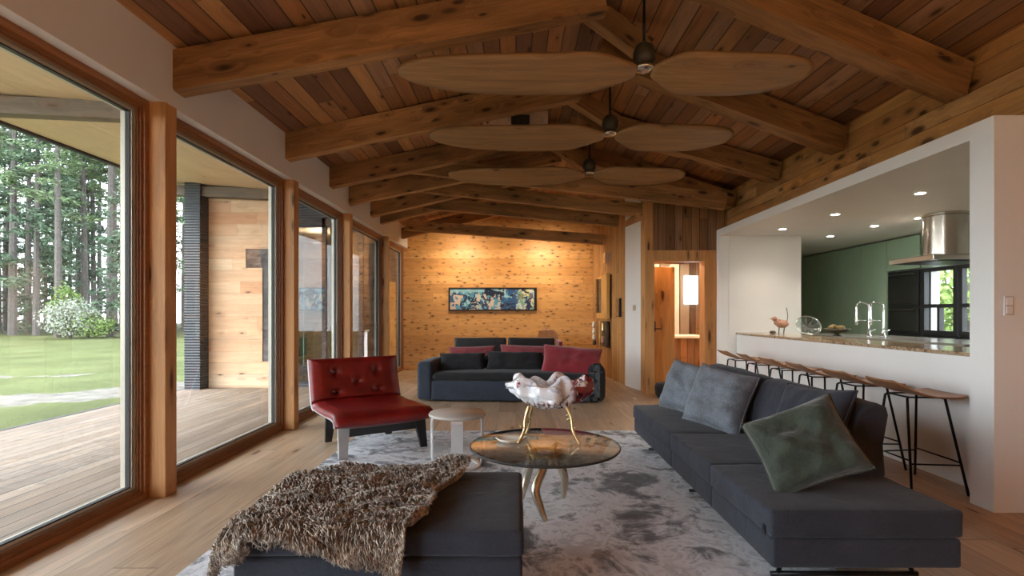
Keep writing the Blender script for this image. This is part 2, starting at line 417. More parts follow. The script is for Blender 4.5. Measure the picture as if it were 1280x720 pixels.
def tag(o, label, cat, group=None, kind=None):
    o['label'] = label; o['category'] = cat
    if group: o['group'] = group
    if kind: o['kind'] = kind
    return o
def thing(name, label, cat, loc=(0, 0, 0), rotz=0, group=None):
    o = bpy.data.objects.new(name, None); COL.objects.link(o); o.location = loc; o.rotation_euler = (0, 0, rotz)
    o.empty_display_size = .1
    return tag(o, label, cat, group)
def struct(name, bm, mat, parent=None, **k):
    o = link(name, bm, mat, parent, **k)
    if not parent: o['kind'] = 'structure'
    return o
def bx(name, mat, dims, parent=None, r=0, seg=2, **k):
    bm = bmesh.new(); box(bm, *dims, r=r, seg=seg)
    o = link(name, bm, mat, parent, **k)
    if r: autosmooth(o, 40)
    return o
def sbx(name, mat, dims, **k):
    o = bx(name, mat, dims, **k); o['kind'] = 'structure'; return o
def tb(name, mat, pts, r, parent=None, n=8, radii=None):
    bm = bmesh.new(); tube(bm, pts, r, n, radii=radii); return link(name, bm, mat, parent, smooth=True)
def copy_tree(o, parent=None):
    c = o.copy(); COL.objects.link(c); c.parent = parent
    for ch in [x for x in bpy.data.objects if x.parent == o]: copy_tree(ch, c)
    return c

# ------------------------------------------------------------------ room shell
XL, XR = -2.40, 3.35
RX, RZ = .7, 3.86           # ridge
def roofz(x):
    return 3.13+(RZ-3.13)*(x-XL)/(RX-XL) if x < RX else 3.17+(RZ-3.17)*(XR-x)/(XR-RX)
YB, YN = 11.5, -1.6         # back wall, wall behind the camera
sbx('floor', 'floor', (-2.66, 6.0, YN, 12.2, -.12, 0))
bm = bmesh.new()
for (xa, xb) in ((-2.66, RX), (RX, 3.62)):
    za, zb = roofz(xa), roofz(xb); t = .16
    vs = [bm.verts.new(p) for p in ((xa, YN-.2, za), (xb, YN-.2, zb), (xb, 12.3, zb), (xa, 12.3, za), (xa, YN-.2, za+t), (xb, YN-.2, zb+t), (xb, 12.3, zb+t), (xa, 12.3, za+t))]
    for f in ((0, 1, 2, 3), (7, 6, 5, 4), (0, 4, 5, 1), (3, 2, 6, 7), (0, 3, 7, 4), (1, 5, 6, 2)): bm.faces.new([vs[i] for i in f])
struct('ceiling', bm, 'ceil')
# left wall: plaster header over the windows
bm = bmesh.new(); box(bm, -2.64, XL, YN, YB, 2.69, 3.14); struct('wall_left', bm, 'plaster')
# back wall
bm = bmesh.new(); box(bm, -2.66, 2.3, YB, YB+.14, 0, 3.9); struct('wall_back', bm, 'backwall')
# right wall (wood, above the kitchen box)
bm = bmesh.new(); box(bm, 3.36, 3.5, 3.26, 8.1, 2.40, 3.6); struct('wall_right', bm, 'rightwood')
bm = bmesh.new(); box(bm, 3.28, 3.36, 3.26, 8.08, 2.50, 2.84); o = struct('trim_1', bm, 'rightwood')
# right wall near the camera: wide window
bm = bmesh.new(); box(bm, 3.40, 3.5, YN, 3.26, 0, 3.6); struct('wall_right_near', bm, 'rightwood')
# wall behind the camera with wide glazing
bm = bmesh.new(); box(bm, -2.66, 3.5, YN-.14, YN, 0, 3.95)
struct('wall_near', bm, 'backwall')

# plank wall with the doorway
YD = 8.1
bm = bmesh.new()
dx0, dx1 = (817-CX)*YD/F, (879-CX)*YD/F; dz = H-(327-CY)*YD/F
box(bm, 2.121, dx0-.001, YD, YD+.12, 0, 3.62); box(bm, dx1+.03, 3.5, YD, YD+.12, 0, 3.5); box(bm, dx0-.001, dx1+.03, YD, YD+.12, dz+.02, 3.62)
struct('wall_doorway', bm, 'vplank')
bm = bmesh.new()
box(bm, 2.01, dx0, YD-.05, YD+.16, 0, dz+.17); box(bm, dx1, dx1+.18, YD-.05, YD+.16, 0, dz+.17); box(bm, dx0, dx1, YD-.05, YD+.16, dz, dz+.17)
struct('trim_2', bm, 'post')
# white slab and wooden back-right wall (slightly canted)
def quadwall(name, mat, a, b, z0, z1, t=.1):
    a = Vector(a); b = Vector(b); d = (b-a).normalized(); n = Vector((d.y, -d.x))*t
    if n.x < 0: n = -n
    bm = bmesh.new(); pts = [a, b, b+n, a+n]
    lo = [bm.verts.new((p.x, p.y, z0)) for p in pts]; hi = [bm.verts.new((p.x, p.y, z1)) for p in pts]
    bm.faces.new(lo); bm.faces.new(hi)
    for i in range(4): bm.faces.new((lo[i], lo[(i+1) % 4], hi[(i+1) % 4], hi[i]))
    return struct(name, bm, mat)
quadwall('wall_white', 'white', (2.02, 8.35), (1.90, 9.05), 0, 3.54, .10)
quadwall('wall_back_right', 'vplankY', (1.90, 9.05), (1.70, 11.5), 0, 3.6, .12)
sbx('trim_3', 'post', (2.0, 2.12, 8.06, 8.34, 0, 3.52))

# kitchen box -------------------------------------------------
KX, KN, KF, KT, KS = 3.0, 3.263, 7.78, 2.495, 2.395
bm = bmesh.new()
box(bm, KX, KX+.14, KN, KF, KS, KT)              # fascia
box(bm, KX, 6.0, KN, KN+.175, 0, KS)             # near end wall
box(bm, KX, KX+.14, KF-.10, KF, 0, KS)           # far jamb
struct('wall_kitchen', bm, 'white')
sbx('ceiling_kitchen', 'white', (KX+.14, 6.0, KN, 11.0, KS, KT))
sbx('wall_kitchen_side', 'plaster', (KX+.14, 4.2, 7.66, 7.78, 0, KS))
sbx('wall_kitchen_return', 'plaster', (4.1, 4.2, 7.78, 11.0, 0, KS))
sbx('wall_kitchen_far', 'greencab', (4.2, 6.0, 10.6, 10.7, 0, KS))
bm = bmesh.new(); box(bm, 5.86, 5.98, 3.2, 6.12, 0, KS); box(bm, 5.86, 5.98, 7.34, 11.0, 0, KS); box(bm, 5.86, 5.98, 6.12, 7.34, 0, .96); box(bm, 5.86, 5.98, 6.12, 7.34, 1.88, KS); struct('wall_kitchen_right', bm, 'white')

# room behind the doorway
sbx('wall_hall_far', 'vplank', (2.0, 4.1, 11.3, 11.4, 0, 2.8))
sbx('ceiling_hall', 'rightwood', (1.9, 4.1, 8.22, 11.4, 2.75, 2.85))
bm = bmesh.new(); box(bm, 4.0, 4.1, 8.22, 11.3, 0, 2.75); struct('wall_hall_right', bm, 'plaster')

# ------------------------------------------------------------------ windows on the left
posts = [3.53, 5.58, 7.46, 9.68]
bays = [(-.35, 1.53)] + [(1.65, 3.53)] + [(p+.12, q) for p, q in zip(posts, posts[1:])] + [(posts[3]+.12, YB)]
def window(n, y0, y1):
    def ring(bm, a, b, z0, z1, w, x0, x1):
        box(bm, x0, x1, a, b, z0, z0+w); box(bm, x0, x1, a, b, z1-w, z1)
        box(bm, x0, x1, a, a+w, z0+w, z1-w); box(bm, x0, x1, b-w, b, z0+w, z1-w)
    bm = bmesh.new(); ring(bm, y0, y1, 0, 2.69, .04, -2.62, -2.49)
    fr = struct('window_%d' % n, bm, 'winwood')
    bm = bmesh.new(); ring(bm, y0+.04, y1-.04, .04, 2.65, .018, -2.61, -2.505); ring(bm, y0+.058, y1-.058, .058, 2.632, .014, -2.61, -2.516)
    link('frame_step', bm, 'winwood', fr)
    bm = bmesh.new(); ring(bm, y0+.072, y1-.072, .072, 2.618, .014, -2.61, -2.526); link('frame_bead', bm, 'winbead', fr)
    bm = bmesh.new(); ring(bm, y0+.086, y1-.086, .086, 2.604, .014, -2.61, -2.535); link('glazing_bead', bm, 'alu', fr)
    bm = bmesh.new(); ring(bm, y0+.10, y1-.10, .10, 2.59, .007, -2.575, -2.544); link('gasket', bm, 'darkgasket', fr)
    bm = bmesh.new(); box(bm, -2.566, -2.56, y0+.102, y1-.102, .102, 2.588); link('pane', bm, 'glass', fr)
for i, (a, b) in enumerate(bays): window(i+1, a, b)
words = ['nearest the camera', 'second from the camera', 'third from the camera, behind the red chair', 'farthest, nearest the back wall']
for k, y in enumerate(posts):
    bm = bmesh.new(); box(bm, -.06, .06, -.06, .06, 0, 2.689, r=.004, seg=1)
    o = link('window_post', bm, 'post', loc=(-2.44, y+.06, 0))
    tag(o, 'square fir post between the tall windows, '+words[k], 'post', 'posts between the windows')
# ------------------------------------------------------------------ beams
def beam(p0, p1, h, w, label, cat='beam', name='ceiling_beam', group='exposed timber roof beams', mat='beam', bow=0):
    p0 = Vector(p0); p1 = Vector(p1); d = p1-p0; L = d.length
    x = d.normalized(); y = Vector((0, 0, 1)).cross(x).normalized(); z = x.cross(y)
    n = 12; bm = bmesh.new(); rings = []
    for i in range(n+1):
        t = i/n; zz = bow*math.sin(PI*t)
        rings.append([bm.verts.new((L*t, yy, z_+zz)) for yy, z_ in ((-w/2, 0), (w/2, 0), (w/2, h), (-w/2, h))])
    for a, b in zip(rings, rings[1:]):
        for k in range(4): bm.faces.new((a[k], a[(k+1) % 4], b[(k+1) % 4], b[k]))
    bm.faces.new(rings[0]); bm.faces.new(rings[-1])
    es = [e for e in bm.edges if len(e.link_faces) == 2 and e.calc_face_angle(0) > 1 ]
    bmesh.ops.recalc_face_normals(bm, faces=bm.faces)
    bmesh.ops.bevel(bm, geom=es, offset=.006, segments=1, affect='EDGES')
    o = link(name, bm, mat)
    m = Matrix((x, y, z)).transposed().to_4x4(); m.translation = p0; o.matrix_world = m
    return tag(o, label, cat, group)
ordw = ['nearest the camera', 'second from the camera', 'third from the camera', 'fourth from the camera', 'fifth from the camera', 'sixth from the camera', 'seventh and farthest from the camera']
lefts = [(3.70, 2.81, 3.94, .28), (5.47, 2.86, 5.55, .27), (6.75, 2.88, 6.92, .25), (7.52, 2.82, 7.92, .25), (8.63, 2.85, 8.72, .23), (9.25, 2.84, 9.35, .22), (10.95, 2.82, 11.0, .22)]
for i, (ya, za, yb, h) in enumerate(lefts):
    zr = RZ-h-.06
    beam((XL+.001, ya, za), (RX-.02, yb, zr), h, .13, 'knotty timber beam rising from the window wall to the ridge, '+ordw[i], group='roof beams on the window side')
rights = [(3.88, 2.85, 3.42, .25), (5.31, 2.89, 4.80, .25), (6.60, 2.92, 6.40, .24), (7.95, 2.85, 7.70, .24)]
for i, (ya, za, yb, h) in enumerate(rights):
    beam((XR-.07, ya, za), (RX+.03, yb, RZ-h-.06), h, .17, 'knotty timber beam sloping down to the wall above the kitchen, '+ordw[i], group='roof beams on the kitchen side')
# low ties across the back half
ties = [((501, 215), (905, 262), 7.22, .22, 'low timber tie under the roof beams, nearest of the four cross ties'),
        ((524, 240), (812, 272), 8.28, .20, 'low timber tie ending at the white wall slab'),
        ((530, 261), (772, 283), 9.0, .20, 'low timber tie third from the camera near the back'),
        ((508, 288), (758, 306), 10.4, .20, 'low timber tie closest to the golden back wall')]
for (a, b, Y, h, lab) in ties:
    pa, pb = P(*a, Y), P(*b, Y)
    pb.x = min(pb.x, 1.74 if Y > 10 else (1.88 if Y > 8.6 else 3.2))
    beam(pa, pb, h, .11, lab, name='tie_beam', group='cross ties', bow=.0)
# short diagonal braces by the ridge
for (a, b, Y, lab) in (((727, 20), (800, 74), 4.45, 'beside the nearest fan'), ((694, 117), (768, 165), 6.02, 'beside the second fan'), ((684, 184), (732, 214), 7.3, 'beside the farthest fan')):
    beam(P(*b, Y), P(*a, Y), .17, .15, 'short diagonal roof brace dropping from the ridge '+lab, name='ridge_brace', cat='brace', group='diagonal roof braces')

# ceiling fans
def blade_bm(L, w0, s):
    """wooden paddle from x=.07 to L, in the XY plane, pitched and slightly drooping"""
    bm = bmesh.new(); n = 30
    def half(t): return w0*(.22+.78*math.sin(min(1, t/.24)*PI/2))*max(.10, (1-(t**5)*.97)**.55)
    def fn(u, v):
        x = .06+u*(L-.06); hw = half(u)*.5; y = (v-.5)*2*hw
        return Vector((s*x, y, -y*.30-.03*math.sin(u*PI)))
    grid_sheet(bm, fn, n, 8, lambda u, v: Vector((0, 0, -.028)))
    return bm
for i, (Y, lab) in enumerate(((3.98, 'nearest the camera'), (5.42, 'second from the camera'), (6.95, 'farthest from the camera'))):
    t = thing('ceiling_fan', 'two-blade wooden paddle ceiling fan hanging from the ridge, '+lab, 'fan', (.98, Y, 3.12), 0, 'wooden ceiling fans')
    top = roofz(.98)-3.12
    bm = bmesh.new(); tube(bm, [(0, 0, .18), (0, 0, top-.04)], .011, 10); link('rod', bm, 'blackmetal', t, smooth=True)
    bm = bmesh.new(); lathe(bm, [(0, top+.005), (.055, top+.005), (.05, top-.05), (.015, top-.07), (0, top-.07)], 24); link('canopy', bm, 'blackmetal', t, smooth=True)
    bm = bmesh.new(); lathe(bm, [(0, .20), (.03, .20), (.07, .17), (.085, .12), (.085, .07), (.06, .035), (0, .035)], 28); link('motor', bm, 'bowl', t, smooth=True)
    bm = bmesh.new(); lathe(bm, [(0, .04), (.05, .04), (.085, .01), (.08, -.012), (.03, -.022), (0, -.024)], 28); link('hub', bm, 'steel', t, smooth=True)
    link('blade', blade_bm(1.88, .40, -1), 'blade', t, smooth=True)
    link('blade', blade_bm(1.28, .42, 1), 'blade', t, smooth=True)

# wooden vent box with grille
t = thing('air_vent', 'wooden box with dark louvred vent grille up in the roof', 'vent', (0, 0, 0))
a, b = P(604, 168, 6.25), P(685, 138, 6.25)
bm = bmesh.new(); box(bm, a.x, b.x, 6.25, 6.5, a.z, b.z, r=.004); link('housing', bm, 'soffit', t)
a, b = P(639, 161, 6.25), P(662, 144, 6.25)
bm = bmesh.new(); box(bm, a.x, b.x, 6.235, 6.25, a.z, b.z); g = link('grille', bm, 'darkgasket', t)
bm = bmesh.new()
for k in range(8):
    x = a.x+(b.x-a.x)*(k+.5)/8; box(bm, x-.006, x+.006, 6.222, 6.236, a.z+.01, b.z-.01)
link('louvres', bm, 'bowl', g)
tb('hanger', 'blackmetal', [(-.3, 6.4, b.z+.03), (-.3, 6.4, roofz(-.3)-.001)], .012, t)
tb('hanger', 'blackmetal', [(.3, 6.4, b.z+.03), (.3, 6.4, roofz(.3)-.001)], .012, t)

# ------------------------------------------------------------------ outside
sbx('deck', 'deck', (-5.62, -2.64, -3, 9.0, -.16, -.03))
bm = bmesh.new(); box(bm, -5.66, -5.62, -3, 9.0, -.4, -.025); struct('trim_4', bm, 'slate')
bm = bmesh.new()
vs = [bm.verts.new(p) for p in ((-90, -30, -.38), (-5.66, -30, -.38), (-5.66, 90, -.38), (-90, 90, -.38))]; bm.faces.new(vs)
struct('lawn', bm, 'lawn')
bm = bmesh.new()
vs = [bm.verts.new(p) for p in ((-5.66, -40, -.40), (60, -40, -.40), (60, 90, -.40), (-5.66, 90, -.40))]; bm.faces.new(vs)
struct('ground', bm, 'grime')
bm = bmesh.new()
vs = [bm.verts.new(p) for p in ((-2.64, -3, 3.23), (-6.0, -3, 3.50), (-6.0, 9.3, 3.50), (-2.64, 9.3, 3.23), (-2.64, -3, 3.4), (-6.0, -3, 3.68), (-6.0, 9.3, 3.68), (-2.64, 9.3, 3.4))]
for f in ((0, 1, 2, 3), (7, 6, 5, 4), (0, 4, 5, 1), (3, 2, 6, 7), (0, 3, 7, 4), (1, 5, 6, 2)): bm.faces.new([vs[i] for i in f])
struct('soffit', bm, 'soffit')
sbx('trim_5', 'slate', (-6.05, -6.001, -3, 9.3, 3.46, 3.72))
for Y, w_ in ((5.2, 'nearest the camera'), (8.88, 'against the cedar cladding')):
    beam((-5.95, Y, 3.27), (-2.66, Y, 3.12), .17, .14, 'weathered grey-brown beam under the outdoor soffit, '+w_, name='soffit_beam', group='beams under the soffit', mat='greybeam')
# wing clad in cedar
bm = bmesh.new()
YW = 9.0
lx0 = (307-CX)*YW/F; lx1 = (328-CX)*YW/F; lz1 = H-(311-CY)*YW/F; lz2 = H-(335-CY)*YW/F; lz3 = H-(452-CY)*YW/F
box(bm, -5.32, lx0, YW, YW+.12, -.2, 3.5); box(bm, lx0, -4.0, YW, YW+.12, lz1, 3.5); box(bm, lx0+.0001, lx1, YW, YW+.12, -.2, lz2); box(bm, lx1, -4.0, YW, YW+.12, -.2, lz3)
struct('wall_wing', bm, 'cedar')
bm = bmesh.new(); box(bm, lx0+.001, -3.98, YW+.015, YW+.2, lz3+.001, lz1-.001); struct('wall_wing_stone', bm, 'stone')
sbx('wall_wing_corner', 'slate', (-5.58, -5.32, YW-.25, YW+4, -.38, 3.46))
# glazed part of the wing
bm = bmesh.new()
for x in (-4.0, -3.36, -2.72):
    box(bm, x, x+.07, YW, YW+.08, -.03, 2.9)
box(bm, -3.93, -2.64, YW, YW+.08, -.03, .06); box(bm, -3.93, -2.64, YW, YW+.08, 2.75, 3.3)
w = struct('window_7', bm, 'slate'); bm = bmesh.new(); box(bm, -3.93, -2.66, YW+.03, YW+.036, .06, 2.75); link('pane', bm, 'wingglass', w)
sbx('floor_wing', 'floor', (-5.3, -2.66, 9.1, 13.0, -.14, -.02))
sbx('ceiling_wing', 'soffit', (-5.3, -2.66, 9.1, 13.0, 3.0, 3.1))
bm = bmesh.new(); box(bm, -5.3, -2.66, 13.0, 13.1, -.1, 3.0); struct('wall_wing_back', bm, 'stone')
sbx('trim_6', 'stone', (-3.72, -3.42, 10.4, 10.7, -.02, 3.0))
bm = bmesh.new(); box(bm, -.35, .35, -.02, .03, 0, 2.05, r=.004); o = link('pine_door', bm, 'door', loc=(-3.15, 12.9, -.02)); tag(o, 'pine door deep inside the glazed wing outside', 'door')
t = thing('kitchen_island', 'pale island block inside the glazed wing beyond the windows', 'island', (-3.9, 11.6, -.02))
bm = bmesh.new(); box(bm, -.5, .5, -.3, .3, 0, .86); link('body', bm, 'white', t)
bm = bmesh.new(); box(bm, -.54, .54, -.33, .33, .86, .9, r=.005); link('worktop', bm, 'greytop', t)

# trees
def conifer(name, seed, hgt, foliage_from, spread, mat, dens=1.0):
    rnd = random.Random(seed)
    tr = bmesh.new(); lf = bmesh.new()
    bendx, bendy = rnd.uniform(-.4, .4), rnd.uniform(-.4, .4)
    def axis(z): q = z/hgt; return Vector((bendx*q*q, bendy*q*q, z))
    zs = [hgt*i/9 for i in range(10)]
    tube(tr, [axis(z) for z in zs], .1, 7, radii=[.20*(1-z/hgt*.85)*(hgt/20) for z in zs])
    nb = int(85*dens)
    for i in range(nb):
        q = rnd.random()**.85; z = hgt*(foliage_from+(1-foliage_from)*q)
        a = rnd.uniform(0, 2*PI); L = spread*(1-q)**.75*rnd.uniform(.55, 1.1)+.35
        p0 = axis(z); d = Vector((math.cos(a), math.sin(a), rnd.uniform(-.30, .12)))
        p1 = p0+d*L; tube(tr, [p0, p1], .02, 3, cap=False, radii=[.035, .008])
        for k in range(int(9+L*11)):
            s = rnd.uniform(.2, 1.0)
            c = p0+d*L*s+Vector((rnd.gauss(0, .16), rnd.gauss(0, .16), rnd.gauss(0, .10)))*(.6+L*.22)
            # a small spray of needles: three crossing blades
            for m in range(3):
                e = Vector((rnd.gauss(0, 1), rnd.gauss(0, 1), rnd.gauss(-.15, .5))).normalized()*rnd.uniform(.16, .36)
                f = e.cross(Vector((rnd.gauss(0, 1), rnd.gauss(0, 1), rnd.gauss(0, 1)))).normalized()*.055
                v = [lf.verts.new(c-f), lf.verts.new(c+f), lf.verts.new(c+e)]; lf.faces.new(v)
    for i in range(int(16*(1+foliage_from))):   # bare lower twigs
        z = hgt*rnd.uniform(.08, foliage_from+.1); a = rnd.uniform(0, 2*PI); p0 = axis(z)
        tube(tr, [p0, p0+Vector((math.cos(a), math.sin(a), -.25))*rnd.uniform(.5, 1.4)], .01, 3, cap=False, radii=[.02, .006])
    def mk(n, bm, m):
        me = bpy.data.meshes.new(n); bm.to_mesh(me); bm.free(); me.materials.append(M[m]); return me
    return mk('trunk', tr, 'bark'), mk('foliage', lf, mat)
protos = [conifer('pine', 1, 26, .34, 2.6, 'needle', 1.25), conifer('pine', 2, 23, .16, 2.9, 'needle2', 1.5), conifer('pine', 3, 28, .45, 2.2, 'needle', 1.1), conifer('spruce', 4, 14, .05, 2.3, 'needle2', 1.3)]
kinds = ['tall pine with a bare lower trunk in the forest beyond the lawn', 'dark full-branched conifer in the forest beyond the lawn', 'tall slender pine with high crown in the forest beyond the lawn', 'short dark spruce at the forest edge beyond the lawn']
R = random.Random(12)
k = 0
for row, (Yr, nrow) in enumerate(((37, 15), (43, 16), (50, 17), (58, 18), (66, 18), (75, 16))):
    for j in range(nrow):
        r = -1.45+1.05*(j+R.uniform(.1, .9))/nrow
        Y = Yr+R.uniform(-2.5, 2.5)
        kd = R.choice([0, 2, 0, 2, 1, 3] if row == 0 else [0, 1, 2, 0, 2, 3])
        t = thing(['pine_tree', 'conifer_tree', 'pine_tree', 'spruce_tree'][kd], kinds[kd], 'tree', (r*Y, Y, -.38), R.uniform(0, 6.28), ['bare-trunked pines', 'full conifers', 'slender pines', 'short spruces'][kd]+' of the forest')
        s = R.uniform(.8, 1.15); t.scale = (s, s, s)
        for n, me in zip(('trunk', 'foliage'), protos[kd]):
            o = bpy.data.objects.new(n, me); COL.objects.link(o); o.parent = t
def bush(name, label, loc, rad, hgt, mat, seed, n=2600, cat='shrub', group=None):
    rnd = random.Random(seed); t = thing(name, label, cat, loc, 0, group); st = bmesh.new(); lf = bmesh.new()
    for i in range(14):
        a = rnd.uniform(0, 2*PI); q = rnd.uniform(.1, .8)
        tube(st, [(0, 0, 0), (rad*q*.6*math.cos(a), rad*q*.6*math.sin(a), hgt*.5), (rad*q*math.cos(a), rad*q*math.sin(a), hgt*.85)], .02, 4, cap=False, radii=[.03, .02, .008])
    for i in range(n):
        v = Vector((rnd.gauss(0, 1), rnd.gauss(0, 1), rnd.gauss(0, 1))).normalized()*rnd.random()**.4
        c = Vector((v.x*rad, v.y*rad, hgt*.52+v.z*hgt*.48))
        c *= 1+.18*noise.noise(c*1.7)
        e = Vector((rnd.gauss(0, 1), rnd.gauss(0, 1), rnd.gauss(.2, 1))).normalized()*rnd.uniform(.08, .17)
        f = e.cross(Vector((rnd.gauss(0, 1), rnd.gauss(0, 1), 1))).normalized()*.05
        lf.faces.new([lf.verts.new(p) for p in (c-e*.5, c+f, c+e*.5, c-f)])
    link('stems', st, 'bark', t); link('leaves', lf, mat, t, recalc=False)
for (x, y, h_) in ((9.0, 10.4, 3.0), (11.4, 13.6, 4.0), (8.2, 11.8, 2.6), (10.6, 11.6, 4.2), (9.4, 13.4, 3.6)):
    bush('reflection_shrub', 'leafy green shrub added as stand-in for foliage mirrored in the oven glass', (x, y, -.40), 1.5, h_, 'leaf', int(x*10), n=1500, group='added shrubs standing in for mirrored foliage')  # added greenery, imitates the foliage reflected in the black oven glass
def gp(px, Y): return ((px-CX)*Y/F, Y, -.38)
bush('blossom_bush', 'pale blossoming bush at the forest edge', gp(88, 33.5), 1.6, 2.6, 'blossom', 3)
bush('green_shrub', 'tall fresh green shrub behind the pale blossoming bush', gp(82, 35), 1.0, 3.6, 'leaf', 4)
bush('green_shrub', 'low fresh green shrub right of the pale blossoming bush', gp(112, 34.5), 1.5, 1.7, 'leaf', 5)

# ------------------------------------------------------------------ rug
bm = bmesh.new(); box(bm, -1.61, 1.55, 1.2, 5.5, 0.0, .014, r=.004, seg=1)
o = link('area_rug', bm, 'rug'); tag(o, 'large mottled grey and white abstract rug under the seating', 'rug')
RZ0 = .0145

# ------------------------------------------------------------------ upholstery helpers
def soft(name, mat, dims, parent, r=.03, puff=.0, sub=0, seed=0, wr=.004, res=.07):
    """rounded cushion block: gridded superellipsoid box with gentle wrinkles"""
    x0, x1, y0, y1, z0, z1 = dims
    c = Vector(((x0+x1)/2, (y0+y1)/2, (z0+z1)/2)); h = Vector(((x1-x0)/2, (y1-y0)/2, (z1-z0)/2))
    bm = bmesh.new(); box(bm, x0, x1, y0, y1, z0, z1)
    for ax in range(3):
        n = max(2, int(2*h[ax]/res))
        for k in range(1, n):
            co = c.copy(); co[ax] = c[ax]-h[ax]+2*h[ax]*k/n
            no = Vector((0, 0, 0)); no[ax] = 1
            bmesh.ops.bisect_plane(bm, geom=bm.verts[:]+bm.edges[:]+bm.faces[:], plane_co=co, plane_no=no)
    es = [e for e in bm.edges if len(e.link_faces) == 2 and e.calc_face_angle(0) > 1]
    bmesh.ops.bevel(bm, geom=es, offset=min(r, h.x*.9, h.y*.9, h.z*.9), segments=4, affect='EDGES', profile=.5)
    for v in bm.verts:
        p = v.co-c
        q = [1-(p[i]/h[i])**2 for i in range(3)]
        top = max(0, q[0])**.5*max(0, q[1])**.5
        if p.z > 0: v.co.z += puff*top
        w_ = noise.noise(v.co*5+Vector((seed*3.1, 0, 0)))*wr+noise.noise(v.co*13+Vector((seed, 7, 0)))*wr*.5
        n_ = Vector((p.x/h.x, p.y/h.y, p.z/h.z)); n_ = n_.normalized() if n_.length else n_
        v.co += n_*w_
    o = link(name, bm, mat, parent, smooth=True)
    return o

def pillow_bm(w, h, t, seed=0, n=26, wr=.010):
    bm = bmesh.new()
    rnd = Vector((seed*4.7, seed*1.3, 0))
    def sh(u, v):
        a = 2*u-1; b = 2*v-1
        k = 1-.055*(math.cos(a*PI/2))*1  # edges drawn in between the corners
        x = a*w/2*(1-.07*math.cos(b*PI/2)); y = b*h/2*(1-.07*math.cos(a*PI/2))
        f = max(0, (1-a**4))**.55*max(0, (1-b**4))**.55
        return x, y, f
    top = {}; bot = {}
    for i in range(n+1):
        for j in range(n+1):
            x, y, f = sh(i/n, j/n)
            wz = noise.noise(Vector((x*7, y*7, 0))+rnd)*wr*2.2*f+noise.noise(Vector((x*18, y*18, 3))+rnd)*wr*.8*f
            top[i, j] = bm.verts.new((x, y, t/2*f+wz))
            if 0 < i < n and 0 < j < n:
                bot[i, j] = bm.verts.new((x, y, -t/2*f+wz*.5))
            else: bot[i, j] = top[i, j]
    for i in range(n):
        for j in range(n):
            bm.faces.new((top[i, j], top[i+1, j], top[i+1, j+1], top[i, j+1]))
            q = [bot[i, j], bot[i, j+1], bot[i+1, j+1], bot[i+1, j]]
            try: bm.faces.new(q)
            except ValueError: pass
    return bm
def pillow(name, label, mat, w, h, t, loc, normal, roll, seed=0, cat='cushion', group=None, pipe=None, wr=.01):
    """normal: direction the big face looks; roll: angle of the local x axis about it (0 = level)"""
    z = Vector(normal).normalized(); x = Vector((0, 0, 1)).cross(z)
    x.normalize(); y = z.cross(x)
    x2 = x*math.cos(roll)+y*math.sin(roll); y2 = z.cross(x2)
    bm = pillow_bm(w, h, t, seed, wr=wr)
    o = link(name, bm, mat, smooth=True)
    m = Matrix((x2, y2, z)).transposed().to_4x4(); m.translation = Vector(loc); o.matrix_world = m
    tag(o, label, cat, group)
    bm = bmesh.new(); n = 26; ring = []
    for s in range(4):
        for k in range(n):
            q = k/n*2-1; a, b = [(q, -1), (1, q), (-q, 1), (-1, -q)][s]
            ring.append(Vector((a*w/2*(1-.07*math.cos(b*PI/2)), b*h/2*(1-.07*math.cos(a*PI/2)), 0)))
    ring.append(ring[0]); tube(bm, ring, .004, 6, cap=False)
    p = link('piping', bm, pipe or mat, o, smooth=True)
    return o

# long sofa on the right ------------------------------------------
t = thing('long_sofa', 'long low charcoal sectional sofa with slanted back in front of the bar stools', 'sofa', (1.53, 3.6, 0))
ox, oy = 1.53, 3.6
segs = [(2.27, 2.98), (2.985, 3.75), (3.755, 4.93)]
for i, (a, b) in enumerate(segs):
    soft('base', 'charcoal', (1.12-ox, 1.95-ox, a-oy, b-oy, .135, .262), t, r=.015, seed=i, wr=.002)
    soft('seat_cushion', 'charcoal', (1.108-ox, 1.96-ox, a-oy-.003, b-oy+.001, .266, .388), t, r=.018, puff=.006, seed=i+5, wr=.006)
def backrest(a, b, seed):
    bm = bmesh.new(); n = 16
    prof = [(1.72, .38), (1.74, .60), (1.80, .745), (1.835, .775), (1.90, .785), (1.945, .765), (1.955, .72), (1.935, .56), (1.945, .385)]
    rings = []
    for i in range(n+1):
        q = i/n; y = a+(b-a)*q; e = .015*(1-min(1, min(q, 1-q)*8))
        ring = []
        for (x, z) in prof:
            wv = noise.noise(Vector((x*3, y*4, z*5+seed)))*.014
            cx, cz = 1.83, .56
            ring.append(bm.verts.new((x+(cx-x)*e*2-ox+wv, y-oy, z+(cz-z)*e*2+wv*.6)))
        rings.append(ring)
    for r1, r2 in zip(rings, rings[1:]):
        for k in range(len(prof)):
            k2 = (k+1) % len(prof); bm.faces.new((r1[k], r1[k2], r2[k2], r2[k]))
    bm.faces.new(rings[0]); bm.faces.new(rings[-1][::-1])
    o = link('backrest', bm, 'charcoal', t, smooth=True)
    bv = o.modifiers.new('b', 'BEVEL'); bv.width = .02; bv.segments = 3; bv.limit_method = 'ANGLE'; bv.angle_limit = .9
backrest(2.72, 3.82, 1); backrest(3.825, 4.92, 2)
for (y) in (2.45, 3.6, 4.7):
    bm = bmesh.new(); tube(bm, [(-.33, y-oy, .014+.012), (.36, y-oy, .014+.012)], .012, 8); tube(bm, [(-.30, y-oy, .02), (-.26, y-oy, .14)], .011, 8); tube(bm, [(.34, y-oy, .02), (.30, y-oy, .14)], .011, 8)
    link('sled_leg', bm, 'blackmetal', t, smooth=True)
